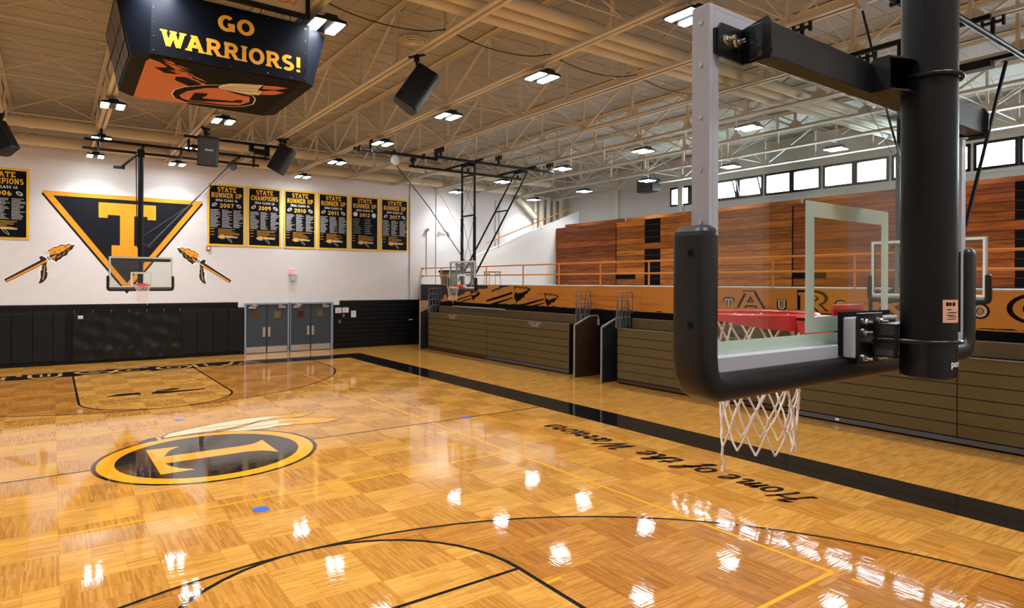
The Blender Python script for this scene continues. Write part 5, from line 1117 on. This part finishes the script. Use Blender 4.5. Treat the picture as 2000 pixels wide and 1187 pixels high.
def rail_set(x, y, where, lean=0, z0=1.745, dy=.045):
    """nested guard rails stored over the end of the bank"""
    for k, (xa, xb, zt, zb, t) in enumerate(((0, .66, 2.88, 2.2, 'tallest'), (0, .48, 2.62, 1.76, 'second tallest'), (.02, .48, 2.36, 1.76, 'third tallest'), (.04, .46, 2.10, 1.76, 'lowest'))):
        r = empty('guard_rail', (x, y-dy*k, 0)); tag(r, '%s grey tubular guard rail in the cluster %s' % (t, where), 'guard rail', 'guard rails stored on the folded bleachers')
        l = -.10 if not lean else 0
        sh = lambda xx, z: (xx+(z-1.76)*.04*(1 if k == 0 else .5)*lean, 0, z)
        pts = [sh(xa-.06, z0), sh(xa, zt-.06), sh(xa+.02, zt-.02), sh(xa+.06, zt), sh(xb-.06, zt), sh(xb-.02, zt-.02), sh(xb, zt-.06), sh(xb+.02*(k == 0), zb if k == 0 else 1.76)]
        MB().tube(pts, .016, 8).build('rail_hoop', GREYM, r, smooth=True); m = MB(); n_ = 2
        for j in range(1, n_+1): xx = xa+(xb-xa)*j/(n_+1); m.tube([sh(xx, zt), sh(xx-.04, 1.76)], .013, 6)
        m.build('rail_bar', GREYM, r)
        if k == 0: MB().tube([sh(xb+.02, zb), sh(xb-.16, zb+.03)], .012, 6).build('rail_foot', GREYM, r)
rail_set(12.22, 3.72, 'beside the brown end panel', 0, .01, .07); rail_set(12.06, 1.62, 'left end of the long bleacher bank', 1); rail_set(12.12, 14.10, 'far left corner under the charcoal board')
for dy, t in ((0, 'upper'), (-1.9, 'lower')):
    o = MB().bar((12.52-.12*(dy < 0), 12.6+dy*.3, 2.075), (12.52-.12*(dy < 0), 8.6+dy*.2, 2.075), .05, .03).build('loose_rail', mat('trim_grey')); tag(o, 'loose grey bar lying on the left bleacher bank, %s of two' % t, 'bar')
bx_ = MB()
bx_.box(11.8, 14.425, 2.0, 12.24, 14.465, 2.06)
for i in range(4): bx_.box(11.80+.12*i, 14.42, 0, 11.88+.12*i, 14.47, 2.30)
tag(bx_.build('wooden_slat_rack', BEIGE), 'small tan slatted rack behind the far left guard rails', 'rack')

# ================================================================== UPPER WOODEN BLEACHERS
def wood_bank(y0, y1, m_, aisle, label, notch=None):
    r = empty('wooden_bleacher', (19.0, (y0+y1)/2, 3.06)); tag(r, label, 'bleachers', 'folded wooden bleachers on the balcony'); yc = (y0+y1)/2; rn = random.Random(int(y0*7))
    for k in range(11):
        z = .03+.2655*k; segs = [(y0, y1)]
        if aisle and k not in (6,): segs = [(y0, aisle[0]), (aisle[1], y1)]
        if notch and k == 1: segs = [(y0, y1-1.2)]
        for a, b in segs:
            MB().box(0, a-yc+.01, z, .04, b-yc-.01, z+.242).build('seat_board', m_, r)
    MB().box(.05, y0-yc, 0, 1.2, y1-yc, 2.9).build('folded_rows', BBLACK, r)
    m = MB()
    for k in range(12): z = .03+.2655*k-.012; m.box(-.006, y0-yc+.01, z-.005, .04, y1-yc-.01, z+.005)
    m.build('nosing', mat('wood_nosing', srgb(120, 60, 40), .25), r)
    if aisle:
        for k in range(11):
            if k in (6,): continue
            MB().box(-.005, aisle[0]-yc, .03+.2655*k, .03, aisle[1]-yc, .03+.2655*k+.245).build('aisle_board', BBLACK, r)
    MB().box(.62, y0-yc+.02, 2.93, .66, y1-yc-.02, 3.17).build('back_row_board', m_, r)
    return r
wood_bank(8.62, 12.98, WOODR, None, 'reddish folded wooden bleacher section beside the sloping white stair wall')
wood_bank(-.15, 8.58, WOODO, (5.93, 6.82), 'orange-brown folded wooden bleacher section with black aisle strip, left of the near board', True)
wood_bank(-8.9, -.19, WOODR, (-7.5, -6.65), 'folded wooden bleacher section seen through the near backboard glass', True)
wood_bank(-16.4, -8.94, WOODO, (-15, -14.1), 'folded wooden bleacher section beyond the right edge of the picture')

# ---- balcony railing, one run
rl = empty('balcony_railing', (13.06, 0, 3.06)); tag(rl, 'long orange two-bar pipe railing along the balcony front', 'railing')
MB().tube([(0, -16.5, .81), (0, 16.55, .81)], .028, 8).build('top_rail', RAILO, rl, smooth=True); MB().tube([(0, -16.5, .42), (0, 16.55, .42)], .026, 8).build('mid_rail', RAILO, rl, smooth=True)
for y in [14.6, 12.6, 10.6, 7.9, 5.66, 3.42, 1.2, -.95, -3.12, -5.24, -7.4, -9.55, -11.7, -13.9, -16.0]: MB().tube([(0, y, 0), (0, y, .81)], .028, 8).build('post', RAILO, rl, smooth=True)
m = MB()
for z in (.42, .81): m.tube([(0, 16.5, z), (0, 16.59, z)], .06, 10)
m.build('wall_flange', RAILO, rl)
sr = empty('stair_railing', (14.6, 12.95, 5.06)); tag(sr, 'sloping orange handrail above the white stair wall', 'railing')
MB().tube([(0, 0, 0), (5.35, 0, 2.05)], .025, 8).build('handrail', RAILO, sr, smooth=True)
for x in (.62, 3.25): MB().tube([(x, 0, x*.383), (x+.12, .0, x*.383-.40)], .018, 6).build('rail_bracket', RAILO, sr)
MB().tube([(5.3, 0, 2.03), (5.38, 0, 2.06)], .07, 8).build('wall_flange', RAILO, sr)
# ---- bin and desk on the balcony
r = empty('trash_bin', (13.62, 14.75, 3.06)); tag(r, 'olive-grey trash bin with black liner behind the orange railing', 'bin')
m = MB(); q = [(-.30,-.30),(.30,-.30),(.30,.30),(-.30,.30)]; q2 = [(-.38,-.38),(.38,-.38),(.38,.38),(-.38,.38)]
n_ = 0; m.v += [(*p, 0) for p in q]+[(*p, .66) for p in q2]; m.f += [(3,2,1,0)]+[(i, (i+1) % 4, 4+(i+1) % 4, 4+i) for i in range(4)]; m.build('bin_body', BIN, r)
m = MB(); m.sweep([(-.38,-.38,.64),(.38,-.38,.64),(.38,.38,.64),(-.38,.38,.64)], [(-.02,-.03),(.03,-.05),(.035,.05),(-.02,.07)], (0,0,1), True); m.poly([(-.36,-.36,.62),(.36,-.36,.62),(.36,.36,.62),(-.36,.36,.62)]); m.build('liner', BLKG, r)
r = empty('school_desk', (13.85, 11.3, 3.06)); tag(r, 'small dark desk with thin metal legs behind the orange railing', 'desk')
MB().box(-.32, -.25, .56, .32, .25, .60).build('desk_top', mat('desk_grey', srgb(92, 96, 92), .4), r); m = MB(); m.box(-.29, -.22, .40, .29, .22, .415); m.box(-.29, -.22, .415, -.28, .22, .50); m.box(.28, -.22, .415, .29, .22, .50)
for x in (-.29, .29): m.tube([(x, -.22, .455), (x, -.22, .56)], .008, 5); m.tube([(x, .22, .455), (x, .22, .56)], .008, 5)
m.build('book_basket', GREYM, r)
for x in (-.28, .28):
    for y in (-.2, .2): MB().tube([(x*1.12, y*1.1, 0), (x, y, .56)], .012, 6).build('leg', GREYM, r)
# ---- heater under the roof by the window wall
r = empty('unit_heater', (21.2, 8.6, 7.9)); tag(r, 'black louvred heater hung near the roof left of the windows', 'heater'); MB().box(-.3, -.5, -.3, .3, .5, .3).build('heater_body', BLK, r, bevel=.02); m = MB()
for i in range(6): m.box(-.33, -.45, -.25+.09*i, -.29, .45, -.21+.09*i)
m.build('louvre', GREYM, r); m = MB(); m.tube([(0, -.4, .3), (0, -.4, 1.3)], .015, 5); m.tube([(0, .4, .3), (0, .4, 1.3)], .015, 5); m.build('hanger_rod', GREYM, r)
# gold banner on the wall behind the camera, mirrored faintly in the near glass
o = MB().box(8.85, -16.59, 2.5, 10.0, -16.57, 4.8).build('gold_banner', BGOLD); tag(o, 'plain gold banner on the wall behind the camera', 'banner')
